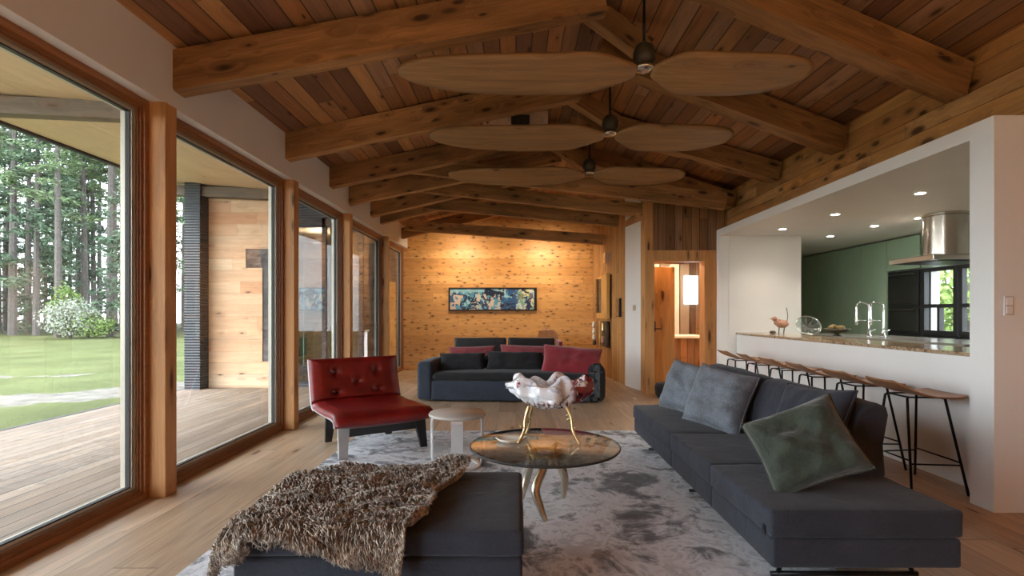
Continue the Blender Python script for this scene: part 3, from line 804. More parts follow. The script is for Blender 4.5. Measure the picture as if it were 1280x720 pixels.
bm = bmesh.new(); box(bm, 1.104-ox, 1.109-ox, 2.31-oy, 2.33-oy, .27, .31); link('care_tag', bm, 'blackleather', t)
pillow('back_cushion', 'loose charcoal cushion leaning on the sofa back behind the green pillow', 'charcoal', .55, .50, .15, (1.66, 2.98, .60), (-.95, -.12, .42), .06, 3, group='sofa cushions')
pillow('velvet_pillow', 'dark green velvet pillow tilted on one corner at the near end of the sofa', 'green', .45, .40, .23, (1.42, 2.57, .60), (-.50, -.76, .50), .50, 5, group='sofa cushions', wr=.024)
pillow('grey_pillow', 'blue-grey woven pillow at the far end of the long sofa', 'bluegrey', .46, .45, .25, (1.50, 4.52, .60), (-.75, -.60, .38), -.13, 7, group='sofa cushions', wr=.02)
pillow('grey_pillow', 'blue-grey woven pillow in front of another, middle of the long sofa', 'bluegrey', .48, .47, .26, (1.535, 3.93, .605), (-.75, -.60, .38), -.16, 9, group='sofa cushions', wr=.02)

# ottoman -----------------------------------------------------------
t = thing('ottoman', 'large square charcoal ottoman in the foreground under a fur throw', 'ottoman', (-.55, 2.45, 0))
soft('base', 'charcoal', (-.572, .575, -.395, .385, .135, .280), t, r=.014, seed=2, wr=.002)
soft('seat_cushion', 'charcoal', (-.578, .582, -.402, .392, .286, .388), t, r=.022, puff=.010, seed=3, wr=.003)
for y in (-.28, .28):
    bm = bmesh.new(); tube(bm, [(-.50, y, RZ0+.012), (.50, y, RZ0+.012)], .012, 8); tube(bm, [(-.46, y, .03), (-.42, y, .14)], .011, 8); tube(bm, [(.46, y, .03), (.42, y, .14)], .011, 8)
    link('sled_leg', bm, 'blackmetal', t, smooth=True)

# fur throw ---------------------------------------------------------
def interp(x, tab):
    if x <= tab[0][0]: return tab[0][1]
    for (a, fa), (b, fb) in zip(tab, tab[1:]):
        if x <= b: return fa+(fb-fa)*(x-a)/(b-a)
    return tab[-1][1]
Dtab = [(-1.20, .03), (-1.13, .05), (-1.07, .06), (-1.03, .0), (-.865, .0), (-.745, .02), (-.69, .05), (-.535, .085), (-.455, .125), (-.40, .10)]
def throwp(u, v):
    # u across (left to right), v from the back edge to the front hem
    xl = -1.135; yb = 2.86-.05*math.sin(u*2.2)
    if v < .72:
        q = v/.72; xr = -.27-.155*q+.03*math.sin(q*9)
        x = xl+(xr-xl)*u
        yb2 = 2.55+(yb-2.55)*min(1, max(0, u*3.2+.12))
        y = yb2+(2.035-yb2)*q
        z = .408+.028*noise.noise(Vector((x*5, y*5, 1)))+.014*noise.noise(Vector((x*12, y*12, 4)))+.018
        z += .05*math.exp(-((u-.93)/.10)**2)*math.exp(-((q-.02)/.16)**2)
    else:
        q = (v-.72)/.28; xr = -.425-.02*q; x = xl+(xr-xl)*u
        D = interp(x, Dtab); a = min(1, q/.25)
        y = 2.035-.035*math.sin(a*PI/2)-.012*q+.012*noise.noise(Vector((x*14, q*2, 2)))
        z = .425-.03*(1-math.cos(a*PI/2))-D*max(0, (q-.12))/.88
    if u < .05:
        k = (.05-u)/.05; z -= .07*k*k; x -= .012*k
    return Vector((x, y, z))
bm = bmesh.new(); grid_sheet(bm, throwp, 70, 70, lambda u, v: Vector((0, 0, -.012)) if v < .72 else Vector((0, .012, -.004)))
th = link('fur_throw', bm, 'fur', smooth=True)
tag(th, 'shaggy grey-brown curly fur throw draped over the ottoman', 'throw')
bm = bmesh.new(); R = random.Random(5)
for i in range(11000):
    u, v = R.random(), R.random()
    if R.random() < .18: v = R.uniform(.9, 1)
    if R.random() < .16: u = R.choice([R.uniform(0, .02), R.uniform(.985, 1), R.uniform(.985, 1)])
    p = throwp(u, v); e = .004
    du = throwp(min(1, u+e), v)-throwp(max(0, u-e), v); dv = throwp(u, min(1, v+e))-throwp(u, max(0, v-e))
    n = du.cross(dv); n = -n if n.z < 0 or (v > .8 and n.y > 0) else n
    if n.length < 1e-9: continue
    n.normalize(); dv.normalize()
    if v > .8 and n.y > 0: n = -n
    comb = (dv+Vector((noise.noise(p*7)*1.0, noise.noise(p*7+Vector((9, 0, 0)))*.9, 0))).normalized()
    L = R.uniform(.03, .055)*(.8 if v > .7 else 1); side = comb.cross(n); ph = R.uniform(0, 6.28); amp = R.uniform(.005, .013)
    pts = []
    for k in range(6):
        s = k/5
        pts.append(p+n*(.020*math.sin(s*PI*.75)+.002)+comb*L*s+(side*math.cos(ph+s*7)+n*math.sin(ph+s*7)*.8)*amp*s-Vector((0, 0, .012*s*s if v > .72 else 0)))
    w0 = R.uniform(.002, .0042)
    tube(bm, pts, .002, 3, cap=False, radii=[w0, w0*1.2, w0*1.1, w0, w0*.7, w0*.25])
link('fleece', bm, 'fur', th, smooth=True, recalc=False)

# red lounge chair ---------------------------------------------------
t = thing('lounge_chair', 'oxblood red leather lounge chair with black legs beside the windows', 'armchair', (-1.44, 5.00, 0), math.radians(34))
prof = [(-.40, .80), (-.385, .72), (-.34, .58), (-.30, .46), (-.26, .375), (-.17, .335), (0, .325), (.25, .33), (.44, .335), (.53, .325), (.56, .28)]   # forward, up
pc = curve([(0, a, b) for a, b in prof], 5)
def seatfn(off):
    def fn(u, v):
        i = v*(len(pc)-1); k = min(int(i), len(pc)-2); p = pc[k].lerp(pc[k+1], i-k)
        d = (pc[k+1]-pc[k]).normalized(); nrm = Vector((0, -d.z, d.y))   # up/forward side
        if nrm.z < 0 and abs(nrm.y) < .2: nrm = -nrm
        w = .37+.02*math.cos(u*PI)
        x = (u-.5)*2*.445
        edge = min(1, min(u, 1-u)*9, min(v, 1-v)*14)**.5
        f = off*(.35+.65*edge)
        if off > 0:
            for (bu, bv) in ((.27, .15), (.73, .15), (.27, .30), (.73, .30), (.5, .22)):
                dd = ((u-bu)*.89)**2+((v-bv)*1.5)**2
                f -= .034*math.exp(-dd/.0018)
            f += .006*noise.noise(Vector((u*5, v*7, 0)))
            f *= 1-.6*math.exp(-((v-.40)/.02)**2)
        q = p+nrm*f
        return Vector((x, -q.y, q.z+.02*(abs(u-.5)*2)**3*(1 if v > .5 else 0)))
    return fn
bm = bmesh.new(); f1 = seatfn(.075); f0 = seatfn(.004)
grid_sheet(bm, f1, 64, 90, None)
# close the sides against the shell
nu, nv = 40, 60
link('cushion', bm, 'red', t, smooth=True)
bm = bmesh.new()
for u in (0, 1):
    a = [bm.verts.new(f1(u, j/nv)) for j in range(nv+1)]; b = [bm.verts.new(f0(u, j/nv)) for j in range(nv+1)]
    for j in range(nv): bm.faces.new((a[j], a[j+1], b[j+1], b[j]))
for v in (0, 1):
    a = [bm.verts.new(f1(j/nu, v)) for j in range(nu+1)]; b = [bm.verts.new(f0(j/nu, v)) for j in range(nu+1)]
    for j in range(nu): bm.faces.new((a[j], a[j+1], b[j+1], b[j]))
link('cushion_side', bm, 'red', t, smooth=True)
bm = bmesh.new()
def shellfn(u, v):
    p = f0(u, v); p.x *= 1.015; return p
f9 = seatfn(-.016)
grid_sheet(bm, shellfn, 20, 60, lambda u, v: (f9(u, v)-f0(u, v)))
link('shell', bm, 'greysteel', t, smooth=True)
R = random.Random(3)
for (bu, bv) in ((.27, .15), (.73, .15), (.27, .30), (.73, .30), (.5, .22)):
    p = f1(bu, bv); bm = bmesh.new(); bmesh.ops.create_uvsphere(bm, u_segments=10, v_segments=6, radius=.012)
    link('button', bm, 'blackleather', t, smooth=True, loc=p)
def leg(x0, y0, x1, y1, w0, w1, d, mat='blackwood', z1=.31):
    bm = bmesh.new()
    lo = [bm.verts.new(p) for p in ((x0-w0, y0-d, RZ0), (x0+w0, y0-d, RZ0), (x0+w0, y0+d, RZ0), (x0-w0, y0+d, RZ0))]
    hi = [bm.verts.new(p) for p in ((x1-w1, y1-d, z1), (x1+w1, y1-d, z1), (x1+w1, y1+d, z1), (x1-w1, y1+d, z1))]
    bm.faces.new(lo); bm.faces.new(hi)
    for i in range(4): bm.faces.new((lo[i], lo[(i+1) % 4], hi[(i+1) % 4], hi[i]))
    return link('leg', bm, mat, t)
leg(-.35, -.46, -.34, -.44, .035, .05, .02, 'greysteel', .30); leg(.39, -.46, .35, -.44, .03, .055, .02, 'blackwood', .30)
leg(-.30, .22, -.29, .15, .03, .05, .02); leg(.30, .22, .29, .15, .03, .05, .02)
bm = bmesh.new(); box(bm, -.33, .33, -.46, -.43, .19, .315, r=.006); box(bm, -.27, .27, .10, .13, .23, .312, r=.006)
box(bm, -.30, -.26, -.43, .15, .25, .312, r=.006); box(bm, .26, .30, -.43, .15, .25, .312, r=.006); link('apron', bm, 'blackwood', t)
bm = bmesh.new(); tube(bm, curve([(-.37, .34, .70), (-.36, .42, .55), (-.33, .36, .40), (-.30, .24, .33)], 6), .012, 8); link('back_brace', bm, 'blackmetal', t, smooth=True)

# round side table ---------------------------------------------------
t = thing('side_table', 'small round taupe side table with flat pale legs beside the red chair', 'table', (-.475, 4.22, RZ0))
bm = bmesh.new(); lathe(bm, [(0, .405), (.215, .405), (.230, .412), (.232, .425), (.226, .436), (0, .438)], 56); link('tabletop', bm, 'tabletop', t, smooth=True)
for a in (200, 275, 350, 95):
    a = math.radians(a); bm = bmesh.new(); c, s = math.cos(a), math.sin(a)
    pr = [(.205, .404), (.212, .38), (.212, .10), (.20, .03), (.17, 0)]
    def fn(u, v):
        i = v*(len(pr)-1); k = min(int(i), len(pr)-2); r_ = pr[k][0]+(pr[k+1][0]-pr[k][0])*(i-k); z = pr[k][1]+(pr[k+1][1]-pr[k][1])*(i-k)
        w = (u-.5)*.085
        return Vector((c*r_-s*w, s*r_+c*w, z))
    grid_sheet(bm, fn, 3, 16, lambda u, v: Vector((-c*.008, -s*.008, 0.0001))); link('leg', bm, 'slatleg', t, smooth=False)
bm = bmesh.new(); lathe(bm, [(.16, 0), (.19, 0), (.19, .018), (.16, .018), (.16, 0)], 48); link('base_ring', bm, 'slatleg', t)

# glass coffee table ---------------------------------------------------
GX, GY, GZ = .185, 3.34, .395
t = thing('coffee_table', 'round smoked glass coffee table on curved brass legs', 'table', (GX, GY, RZ0))
bm = bmesh.new(); lathe(bm, [(0, GZ-.016), (.466, GZ-.016), (.474, GZ-.010), (.476, GZ), (.472, GZ+.001), (0, GZ+.001)], 96); o = link('glass_top', bm, 'smoke', t); autosmooth(o, 50)
bm = bmesh.new(); lathe(bm, [(.474, GZ-.015), (.480, GZ-.008), (.479, GZ), (.474, GZ+.001), (.474, GZ-.015)], 96); o = link('rim', bm, 'darkgasket', t, smooth=True)
for a, k_ in ((262, 1), (35, .6), (145, .6)):
    a = math.radians(a); c, s = math.cos(a)*k_, math.sin(a)*k_
    bm = bmesh.new(); pts = curve([(c*.28-s*.03, s*.28+c*.03, .014), (c*.27, s*.27, .08), (c*.24+s*.035, s*.24-c*.035, .18), (c*.18, s*.18, .28), (c*.12-s*.02, s*.12+c*.02, .34), (c*.2-s*.05, s*.2+c*.05, .372)], 7)
    tube(bm, pts, .014, 10, radii=[.014+.014*math.sin(PI*i/(len(pts)-1)) for i in range(len(pts))]); link('leg', bm, 'champagne', t, smooth=True)
bm = bmesh.new(); lathe(bm, [(.10, .335), (.12, .335), (.12, .35), (.10, .35), (.10, .335)], 32); link('collar', bm, 'brass', t, smooth=True)

GT = RZ0+GZ+.0015
# sculptural shell bowl
bc = P(686, 494, 3.42)
t = thing('shell_bowl', 'white and crimson glazed shell-shaped bowl on gold branch legs on the glass table', 'sculpture', (bc.x, 3.42, GT))
zc = bc.z-GT
bm = bmesh.new()
bmesh.ops.create_icosphere(bm, subdivisions=6, radius=1)
for v in bm.verts:
    p = v.co.copy(); a = math.atan2(p.y, p.x)
    rim = 1+.10*math.sin(3*a+.6)+.06*math.sin(7*a)+.05*math.sin(13*a+1)
    x = p.x*.265*rim; y = p.y*.19*rim
    if p.z > 0:
        r = math.hypot(p.x, p.y); z = .085*p.z**.5*(1 if r > .8 else 1)
        dish = max(0, 1-(r/.82)**2)
        z = z-.12*dish*1.0+.045*noise.noise(Vector((p.x*2.6, p.y*2.6, 3)))*2
        z += .03*math.exp(-((p.x-.35)/.22)**2)*(1-dish*.3)
    else:
        z = -.105*abs(p.z)**1.05
        z += .010*math.sin(9*a)*(1-abs(p.z))
    z += .035*p.x*p.x-.015*p.x
    d = Vector((x, y, z)); d += p*.012*noise.noise(p*4)
    v.co = d+Vector((0, 0, .02))
link('bowl', bm, 'shell', t, smooth=True, loc=(0, 0, zc))
zb = zc-.065
for (x0, y0, x1, y1) in ((-.13, -.05, -.20, -.10), (-.10, .05, -.15, .12), (.11, -.05, .19, -.12), (.13, .05, .18, .12)):
    pts = curve([(x0, y0, zb), (x0+(x1-x0)*.35, y0+(y1-y0)*.3, zb*.72), (x0+(x1-x0)*.5, y0+(y1-y0)*.7, zb*.36), (x1, y1, .012)], 6)
    R = random.Random(int(x0*1000)); bm = bmesh.new()
    tube(bm, pts, .012, 8, radii=[.012-.004*math.sin(PI*i/(len(pts)-1))+R.uniform(-.001, .0025) for i in range(len(pts))])
    tube(bm, [pts[6], pts[6]+Vector((.03 if x0 < 0 else -.03, .01, -.02))], .005, 6, radii=[.008, .003])
    tube(bm, [pts[11], pts[11]+Vector((-.03 if x0 < 0 else .03, -.01, .025))], .005, 6, radii=[.007, .003])
    link('branch_leg', bm, 'brass', t, smooth=True)
# leaf dish
bm = bmesh.new(); n = 40; R0 = []
lc = P(638, 547, 3.48)
cen = bm.verts.new((0, 0, .006)); rings = []
for (q, z) in ((.5, .006), (.85, .010), (1.0, .024), (1.03, .022), (.8, .001), (.4, 0)):
    rings.append([bm.verts.new((q*(.095+.006*math.sin(5*a))*math.cos(a)+(.03*q if abs(a-PI/5) < .2 else 0), q*(.075+.008*math.sin(3*a+1))*math.sin(a), z)) for a in [2*PI*k/n for k in range(n)]])
for k in range(n): bm.faces.new((cen, rings[0][k], rings[0][(k+1) % n]))
for a_, b_ in zip(rings, rings[1:]):
    for k in range(n): bm.faces.new((a_[k], b_[k], b_[(k+1) % n], a_[(k+1) % n]))
bm.faces.new(rings[-1])
o = link('leaf_dish', bm, 'ceramic', smooth=True, loc=(lc.x, 3.42, GT)); tag(o, 'shallow cream ceramic leaf dish at the left of the glass table', 'dish')
bm = bmesh.new(); tube(bm, curve([(.07, .05, .018), (.10, .07, .03), (.13, .075, .022)], 5), .005, 6); link('stem', bm, 'brass', o, smooth=True)

# back sofa -------------------------------------------------------------
t = thing('back_sofa', 'wide dark blue-grey sofa with rounded ends facing the camera near the back wall', 'sofa', (-.08, 7.75, 0), math.radians(-4))
soft('base', 'bluefab', (-1.10, 1.15, -.46, .48, .02, .30), t, r=.03, seed=1, wr=.006)
soft('seat_cushion', 'charcoal2', (-1.08, 1.12, -.47, .20, .30, .40), t, r=.04, puff=.04, seed=4, wr=.008)
soft('backrest', 'charcoal2', (-1.12, 1.16, .14, .46, .30, .60), t, r=.07, puff=.02, seed=5, wr=.010)
soft('armrest', 'bluefab', (-1.30, -1.08, -.47, .48, .02, .56), t, r=.05, puff=.015, seed=6, wr=.006)
soft('armrest', 'charcoal2', (1.12, 1.36, -.47, .48, .02, .52), t, r=.09, puff=.03, seed=7, wr=.010)
def bsp(px, py, Y): return P(px, py, Y)
g = 'cushions on the back sofa'
pillow('scatter_cushion', 'dark grey cushion lying against the left half of the back sofa', 'charcoal2', .68, .30, .15, (-.80, 7.70, .535), (-.05, -.8, .55), .02, 11, group=g)
pillow('scatter_cushion', 'dark grey cushion in the middle of the back sofa', 'charcoal2', .84, .32, .16, (-.02, 7.68, .545), (.0, -.8, .55), -.02, 12, group=g)
pillow('red_cushion', 'large crimson cushion at the right end of the back sofa', 'redfab', .86, .50, .18, (.80, 7.50, .56), (-.05, -.78, .55), -.10, 13, group=g)
pillow('rose_cushion', 'faded rose cushion peeking over the back sofa at left', 'pinkfab', .72, .30, .12, (-.68, 8.02, .60), (0, -.92, .3), .03, 14, group=g)
pillow('rose_cushion', 'faded rose cushion peeking over the middle of the back sofa', 'pinkfab', .95, .32, .12, (.22, 8.02, .605), (0, -.92, .3), -.03, 15, group=g)

# black leather sofa against the back wall
t = thing('leather_sofa', 'black leather two-seat sofa behind the grey sofa', 'sofa', (-.1, 9.6, 0))
for x0, x1 in ((-1.05, -.08), (-.05, .82)):
    soft('back_cushion', 'blackleather', (x0, x1, .10, .30, .45, .80), t, r=.03, wr=.003)
    soft('seat_cushion', 'blackleather', (x0, x1, -.45, .12, .28, .42), t, r=.03, wr=.003)
bm = bmesh.new(); box(bm, -1.1, .90, -.46, .34, .12, .28, r=.01); link('frame', bm, 'blackwood', t)
bm = bmesh.new(); box(bm, .86, .92, -.46, .34, .28, .76, r=.01); link('armrest', bm, 'redfab', t)
for x in (-1.0, .80):
    for y in (-.4, .28):
        bm = bmesh.new(); box(bm, x-.02, x+.02, y-.02, y+.02, 0, .121); link('leg', bm, 'chrome', t)
# plywood chair behind
t = thing('plywood_chair', 'curved plywood lounge chair back rising behind the black leather sofa', 'chair', (.66, 10.55, 0))
bm = bmesh.new()
def fn(u, v):
    a = (u-.5)*1.3; w = .30*(1-.10*abs(2*v-1)**6)
    return Vector((math.sin(a)*w*1.15, math.cos(a)*.16+.15*v*.6, .55+.38*v-.09*(abs(2*u-1)**4)*(v**3)))
grid_sheet(bm, fn, 24, 12, lambda u, v: Vector((0, .012, 0))); link('backrest', bm, 'seatwood', t, smooth=True)
bm = bmesh.new()
def fn2(u, v): return Vector(((u-.5)*.62, -.42+v*.55, .36+.03*math.cos(v*PI)+.03*abs(2*u-1)**2))
grid_sheet(bm, fn2, 16, 12, lambda u, v: Vector((0, 0, -.012))); link('seat', bm, 'seatwood', t, smooth=True)
bm = bmesh.new(); tube(bm, [(0, .20, .62), (0, .16, .45), (0, -.1, .34)], .018, 8); link('spine', bm, 'blackmetal', t, smooth=True)
for sx in (-1, 1):
    for sy in (-1, 1):
        bm = bmesh.new(); tube(bm, [(0, -.1, .345), (sx*.22, -.1+sy*.24, .15), (sx*.30, -.1+sy*.30, .012)], .012, 8); link('leg', bm, 'blackmetal', t, smooth=True)

# painting ----------------------------------------------------------------
a, b = P(561, 388.5, YB-.02), P(671, 359.5, YB-.02)
t = thing('wall_painting', 'long narrow abstract blue picture in a black frame on the back wall', 'picture', (0, 0, 0))
bm = bmesh.new(); box(bm, a.x+.03, b.x-.06, YB-.03, YB-.001, a.z+.03, b.z-.02); link('canvas', bm, 'art', t)
bm = bmesh.new()
for q in ((a.x, a.x+.03, a.z, b.z), (b.x-.06, b.x, a.z, b.z), (a.x+.03, b.x-.06, a.z, a.z+.03), (a.x+.03, b.x-.06, b.z-.025, b.z)): box(bm, q[0], q[1], YB-.05, YB-.001, q[2], q[3])
link('frame', bm, 'blackwood', t)

# items on the back right wall ------------------------------------------------
def onwall(y):  # x of the canted wall face
    return 1.90+(1.70-1.90)*(y-9.05)/(11.5-9.05)
def walln(px):
    # depth where the pixel column meets the canted wall
    lo, hi = 9.05, 11.49
    for _ in range(40):
        m = (lo+hi)/2
        if CX+onwall(m)*F/m > px: lo = m
        else: hi = m
    return m
def wallbox(name, mat, px0, px1, py0, py1, d, parent=None, r=0):
    y1, y0 = walln(px0), walln(px1); ym = (y0+y1)/2; x = onwall(ym)
    z1, z0 = H-(py0-CY)*ym/F, H-(py1-CY)*ym/F
    bm = bmesh.new(); box(bm, x-d, x+.01, y0, y1, z0, z1, r=r); return link(name, bm, mat, parent)
o = wallbox('wall_sconce', 'chrome', 756.5, 761, 316, 329, .06); tag(o, 'small metal wall sconce high on the wooden wall near the back corner', 'lamp')
t = thing('wall_cabinet', 'tall wall cabinet with slim dark glass panes near the back corner', 'cabinet')
wallbox('frame', 'door', 745, 765, 345, 398, .05, t); wallbox('pane', 'ovenglass', 747.5, 750.5, 349, 391, .06, t); wallbox('pane', 'ovenglass', 752, 754.5, 349, 391, .06, t)
t = thing('niche_shelf', 'low wall niche with dark interior below the tall wall cabinet', 'shelf')
wallbox('back_panel', 'bowl', 743.5, 763.5, 401, 432, .03, t); wallbox('divider', 'door', 752, 754.5, 401, 432, .07, t)
for i, (p0, p1, q0, q1, mt, lb) in enumerate(((744, 750, 402, 409, 'ceramic', 'topmost white jar'), (744, 750, 410, 417, 'ceramic', 'middle white jar'), (744, 750, 418, 424, 'ceramic', 'lowest white jar'), (745, 750, 425, 431, 'bowl', 'dark pot at the bottom'), (756.5, 761, 404, 418, 'brass', 'brassy vase'), (756, 761.5, 420, 431, 'rust', 'red-brown pot'))):
    y1, y0 = walln(p0), walln(p1); ym = (y0+y1)/2; x = onwall(ym)-.075; z1, z0 = H-(q0-CY)*ym/F, H-(q1-CY)*ym/F; hh = z1-z0; r_ = .042
    bm = bmesh.new(); lathe(bm, [(0, 0), (r_*.8, 0), (r_, hh*.4), (r_*.7, hh*.85), (r_*.8, hh), (0, hh)], 20)
    o = link('jar', bm, mt, smooth=True, loc=(x, ym, z0)); tag(o, lb+' in the wall niche by the back corner', 'jar', 'jars in the wall niche')
t = thing('thermostat_panel', 'framed silvery panel on the weathered plank beside the white wall', 'panel')
wallbox('frame', 'blackwood', 771, 777, 373, 396, .03, t); wallbox('screen', 'steel', 771.8, 775.8, 374.5, 394.5, .04, t)
bm = bmesh.new(); box(bm, 1.955-.005, 1.975, 8.58, 8.68, 1.30, 1.39, r=.003); o = link('wall_switch', bm, 'steel', rot=None); tag(o, 'small steel switch plate on the white wall slab', 'switch')

# doorway contents --------------------------------------------------------------
t = thing('hall_door', 'yellow knotty pine door standing open in the far doorway', 'door', (2.2, 8.6, 0))
bm = bmesh.new(); box(bm, -.02, .42, -.02, .02, 0, 2.02, r=.004); link('leaf', bm, 'door', t)
bm = bmesh.new(); box(bm, .02, .10, -.035, -.02, .95, 1.12, r=.003); link('lock_plate', bm, 'bowl', t)
tb('handle', 'blackmetal', [(.06, -.035, 1.0), (.06, -.07, 1.0), (.18, -.07, 1.0)], .008, t)
t = thing('hall_bench', 'brown built-in wooden counter seen through the doorway', 'counter', (3.0, 9.9, 0))
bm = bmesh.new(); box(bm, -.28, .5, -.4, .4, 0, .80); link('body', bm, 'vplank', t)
bm = bmesh.new(); box(bm, -.31, .53, -.43, .43, .80, .84, r=.004); link('top', bm, 'ceramic', t)
bm = bmesh.new(); lathe(bm, [(0, 0), (.16, 0), (.19, .05), (.2, .16), (.18, .21), (0, .22)], 32)
o = link('floor_pouf', bm, 'charcoal2', smooth=True, loc=(2.27, 7.75, 0)); tag(o, 'round black floor pouf in front of the doorway', 'pouf')
t = thing('wardrobe', 'pale slatted wardrobe panels at the back of the room beyond the doorway', 'wardrobe', (3.35, 11.1, 0))
for k in range(4):
    bm = bmesh.new(); box(bm, -.50+k*.21, -.31+k*.21, -.08, .15, 0, 2.3, r=.006); link('panel', bm, 'winbead' if k % 2 else 'ceramic', t)
bm = bmesh.new(); box(bm, .24, .52, -.11, -.085, 1.45, 2.05); o = link('window_glow_panel', bm, lamp('daylight_glow', (.75, .88, 1), 2.2), loc=(3.32, 11.1, 0)); o['kind'] = 'structure'; o.name = 'window_8'  # emissive panel, its glow stands in for daylight at the hall window

# kitchen -----------------------------------------------------------------------
t = thing('breakfast_bar', 'long white breakfast bar with brown granite top', 'counter', (3.25, 5.55, 0))
bm = bmesh.new(); box(bm, .0, .16, -2.10, 2.10, 0, .942); link('front_panel', bm, 'white', t)
bm = bmesh.new(); box(bm, -.006, .0, -2.10, 2.10, .64, .942); link('apron', bm, 'white', t)
bm = bmesh.new(); box(bm, .16, .48, -2.10, 2.10, 0, .92); link('cabinet_body', bm, 'greencab', t)
bm = bmesh.new(); box(bm, -.02, .50, -2.10, 2.10, .942, .972, r=.006); link('worktop', bm, 'granite', t)
CT = .9725
t = thing('kitchen_island', 'grey-topped kitchen island behind the breakfast bar', 'island', (4.95, 6.6, 0))
bm = bmesh.new(); box(bm, -.38, .38, -1.3, 1.6, 0, .90); link('body', bm, 'greencab', t)
bm = bmesh.new(); box(bm, -.42, .42, -1.34, 1.64, .90, .94, r=.005); link('worktop', bm, 'greytop', t)
def faucet(px, Y, lab):
    X = (px-CX)*Y/F; t = thing('pull_down_faucet', lab, 'faucet', (X, Y, .9405), 0, 'kitchen faucets')
    lathe_bm = bmesh.new(); lathe(lathe_bm, [(0, 0), (.035, 0), (.03, .02), (.018, .04), (.016, .10), (0, .10)], 20); link('base', lathe_bm, 'chrome', t, smooth=True)
    tb('spout', 'chrome', curve([(0, 0, .08), (0, 0, .38), (-.03, 0, .44), (-.10, 0, .46), (-.16, 0, .42), (-.165, 0, .32), (-.165, 0, .22)], 6), .011, t)
    bm = bmesh.new(); tube(bm, [(-.165, 0, .16), (-.165, 0, .26)], .018, 12); link('spray_head', bm, 'chrome', t, smooth=True)
    tb('lever', 'chrome', [(0, -.01, .07), (.02, -.09, .10)], .007, t)
    bm = bmesh.new(); tube(bm, [(-.165, 0, .22), (0, 0, .22)], .006, 8); link('docking_arm', bm, 'chrome', t, smooth=True)
faucet(1086, 6.9, 'chrome pull-down faucet on the island, the left one'); faucet(1104, 6.7, 'chrome pull-down faucet on the island, beside the ovens')
# ring flowers at the faucet
# tall green cabinets along the far side
KXX = 5.72
def tall(y0, y1, lab, mat='greencab', z1=KS-.02, z0=.0):
    t = thing('tall_cabinet', lab, 'cabinet', (KXX+.3, (y0+y1)/2, 0), 0, 'green kitchen cabinets'); h = (y1-y0)/2
    bm = bmesh.new(); box(bm, -.28, -.17, -h+.002, h-.002, .0+z0, z1); link('body', bm, mat, t)
    bm = bmesh.new(); box(bm, -.302, -.281, -h+.004, h-.004, z0+.08, z1-.006, r=.002); d = link('door', bm, mat, t)
    return t
ys = [8.02, 8.62, 9.22, 9.86, 10.58]
dl = ['tall sage green cabinet door next to the ovens', 'second tall sage green cabinet from the ovens', 'third tall sage green cabinet from the ovens', 'farthest tall sage green cabinet in the corner']
for i in range(4): tall(ys[i], ys[i+1], dl[i])
# oven columns with cabinets above
cols = [(7.36, 8.02), (6.74, 7.34), (6.12, 6.72), (5.5, 6.10), (4.6, 5.48)]
cl = ['far column nearest the tall green doors', 'middle column', 'third column partly behind the white jamb', 'fourth column', 'fifth column']
for i, (y0, y1) in enumerate(cols[:3]):
    h = (y1-y0)/2; ym = (y0+y1)/2
    t = thing('upper_cabinet', 'sage green cabinet above the ovens, '+cl[i], 'cabinet', (KXX+.3, ym, 0), 0, 'green cabinets above the ovens')
    bm = bmesh.new(); box(bm, -.28, -.17, -h, h, 1.90, KS-.02); link('body', bm, 'greencab', t)
    bm = bmesh.new(); box(bm, -.302, -.281, -h+.003, h-.003, 1.90, KS-.026, r=.002); link('door', bm, 'greencab', t)
    if i == 0:
        t = thing('wall_oven', 'black built-in oven tower with glass fronts, '+cl[i], 'oven', (KXX+.3, ym, 0), 0, 'black oven towers')
        bm = bmesh.new(); box(bm, -.28, -.17, -h, h, 0, 1.88); link('body', bm, 'ovenbody', t)
        for z0, z1 in ((1.36, 1.85), (.98, 1.33), (.5, .94)):
            bm = bmesh.new(); box(bm, -.305, -.281, -h+.03, h-.03, z0, z1, r=.004); d = link('door', bm, 'ovenbody', t)
            bm = bmesh.new(); box(bm, -.309, -.304, -h+.06, h-.06, z0+.035, z1-.05); link('pane', bm, 'ovenglass', d)
            bm = bmesh.new(); tube(bm, [(-.33, -h+.08, z1-.025), (-.33, h-.08, z1-.025)], .007, 8); box(bm, -.33, -.305, -h+.09, -h+.10, z1-.03, z1-.02); box(bm, -.33, -.305, h-.10, h-.09, z1-.03, z1-.02); link('handle', bm, 'steel', d, smooth=False)
    else:
        t = thing('base_cabinet', 'black base cabinet under the opening added for mirrored foliage, '+cl[i], 'cabinet', (KXX+.3, ym, 0), 0, 'black base cabinets')
        bm = bmesh.new(); box(bm, -.28, -.17, -h, h, 0, .96); link('body', bm, 'ovenbody', t)
        bm = bmesh.new(); box(bm, -.302, -.281, -h+.02, h-.02, .1, .93, r=.003); link('door', bm, 'ovenbody', t)
        bm = bmesh.new(); X0, X1 = 5.715, 5.78
        for q in ((y0, y0+.06, .962, 1.88), (y1-.06, y1, .962, 1.88), (y0+.06, y1-.06, .962, 1.02), (y0+.06, y1-.06, 1.83, 1.88), (y0+.06, y1-.06, 1.33, 1.38), (ym-.02, ym+.02, 1.02, 1.33)): box(bm, X0, X1, q[0], q[1], q[2], q[3])
        f = struct('window_%d' % (8+i), bm, 'ovenbody')  # glazed opening added in place of oven glass reflecting foliage
        bm = bmesh.new(); box(bm, 5.745, 5.75, y0+.055, y1-.055, 1.015, 1.835); link('pane', bm, 'glass', f)
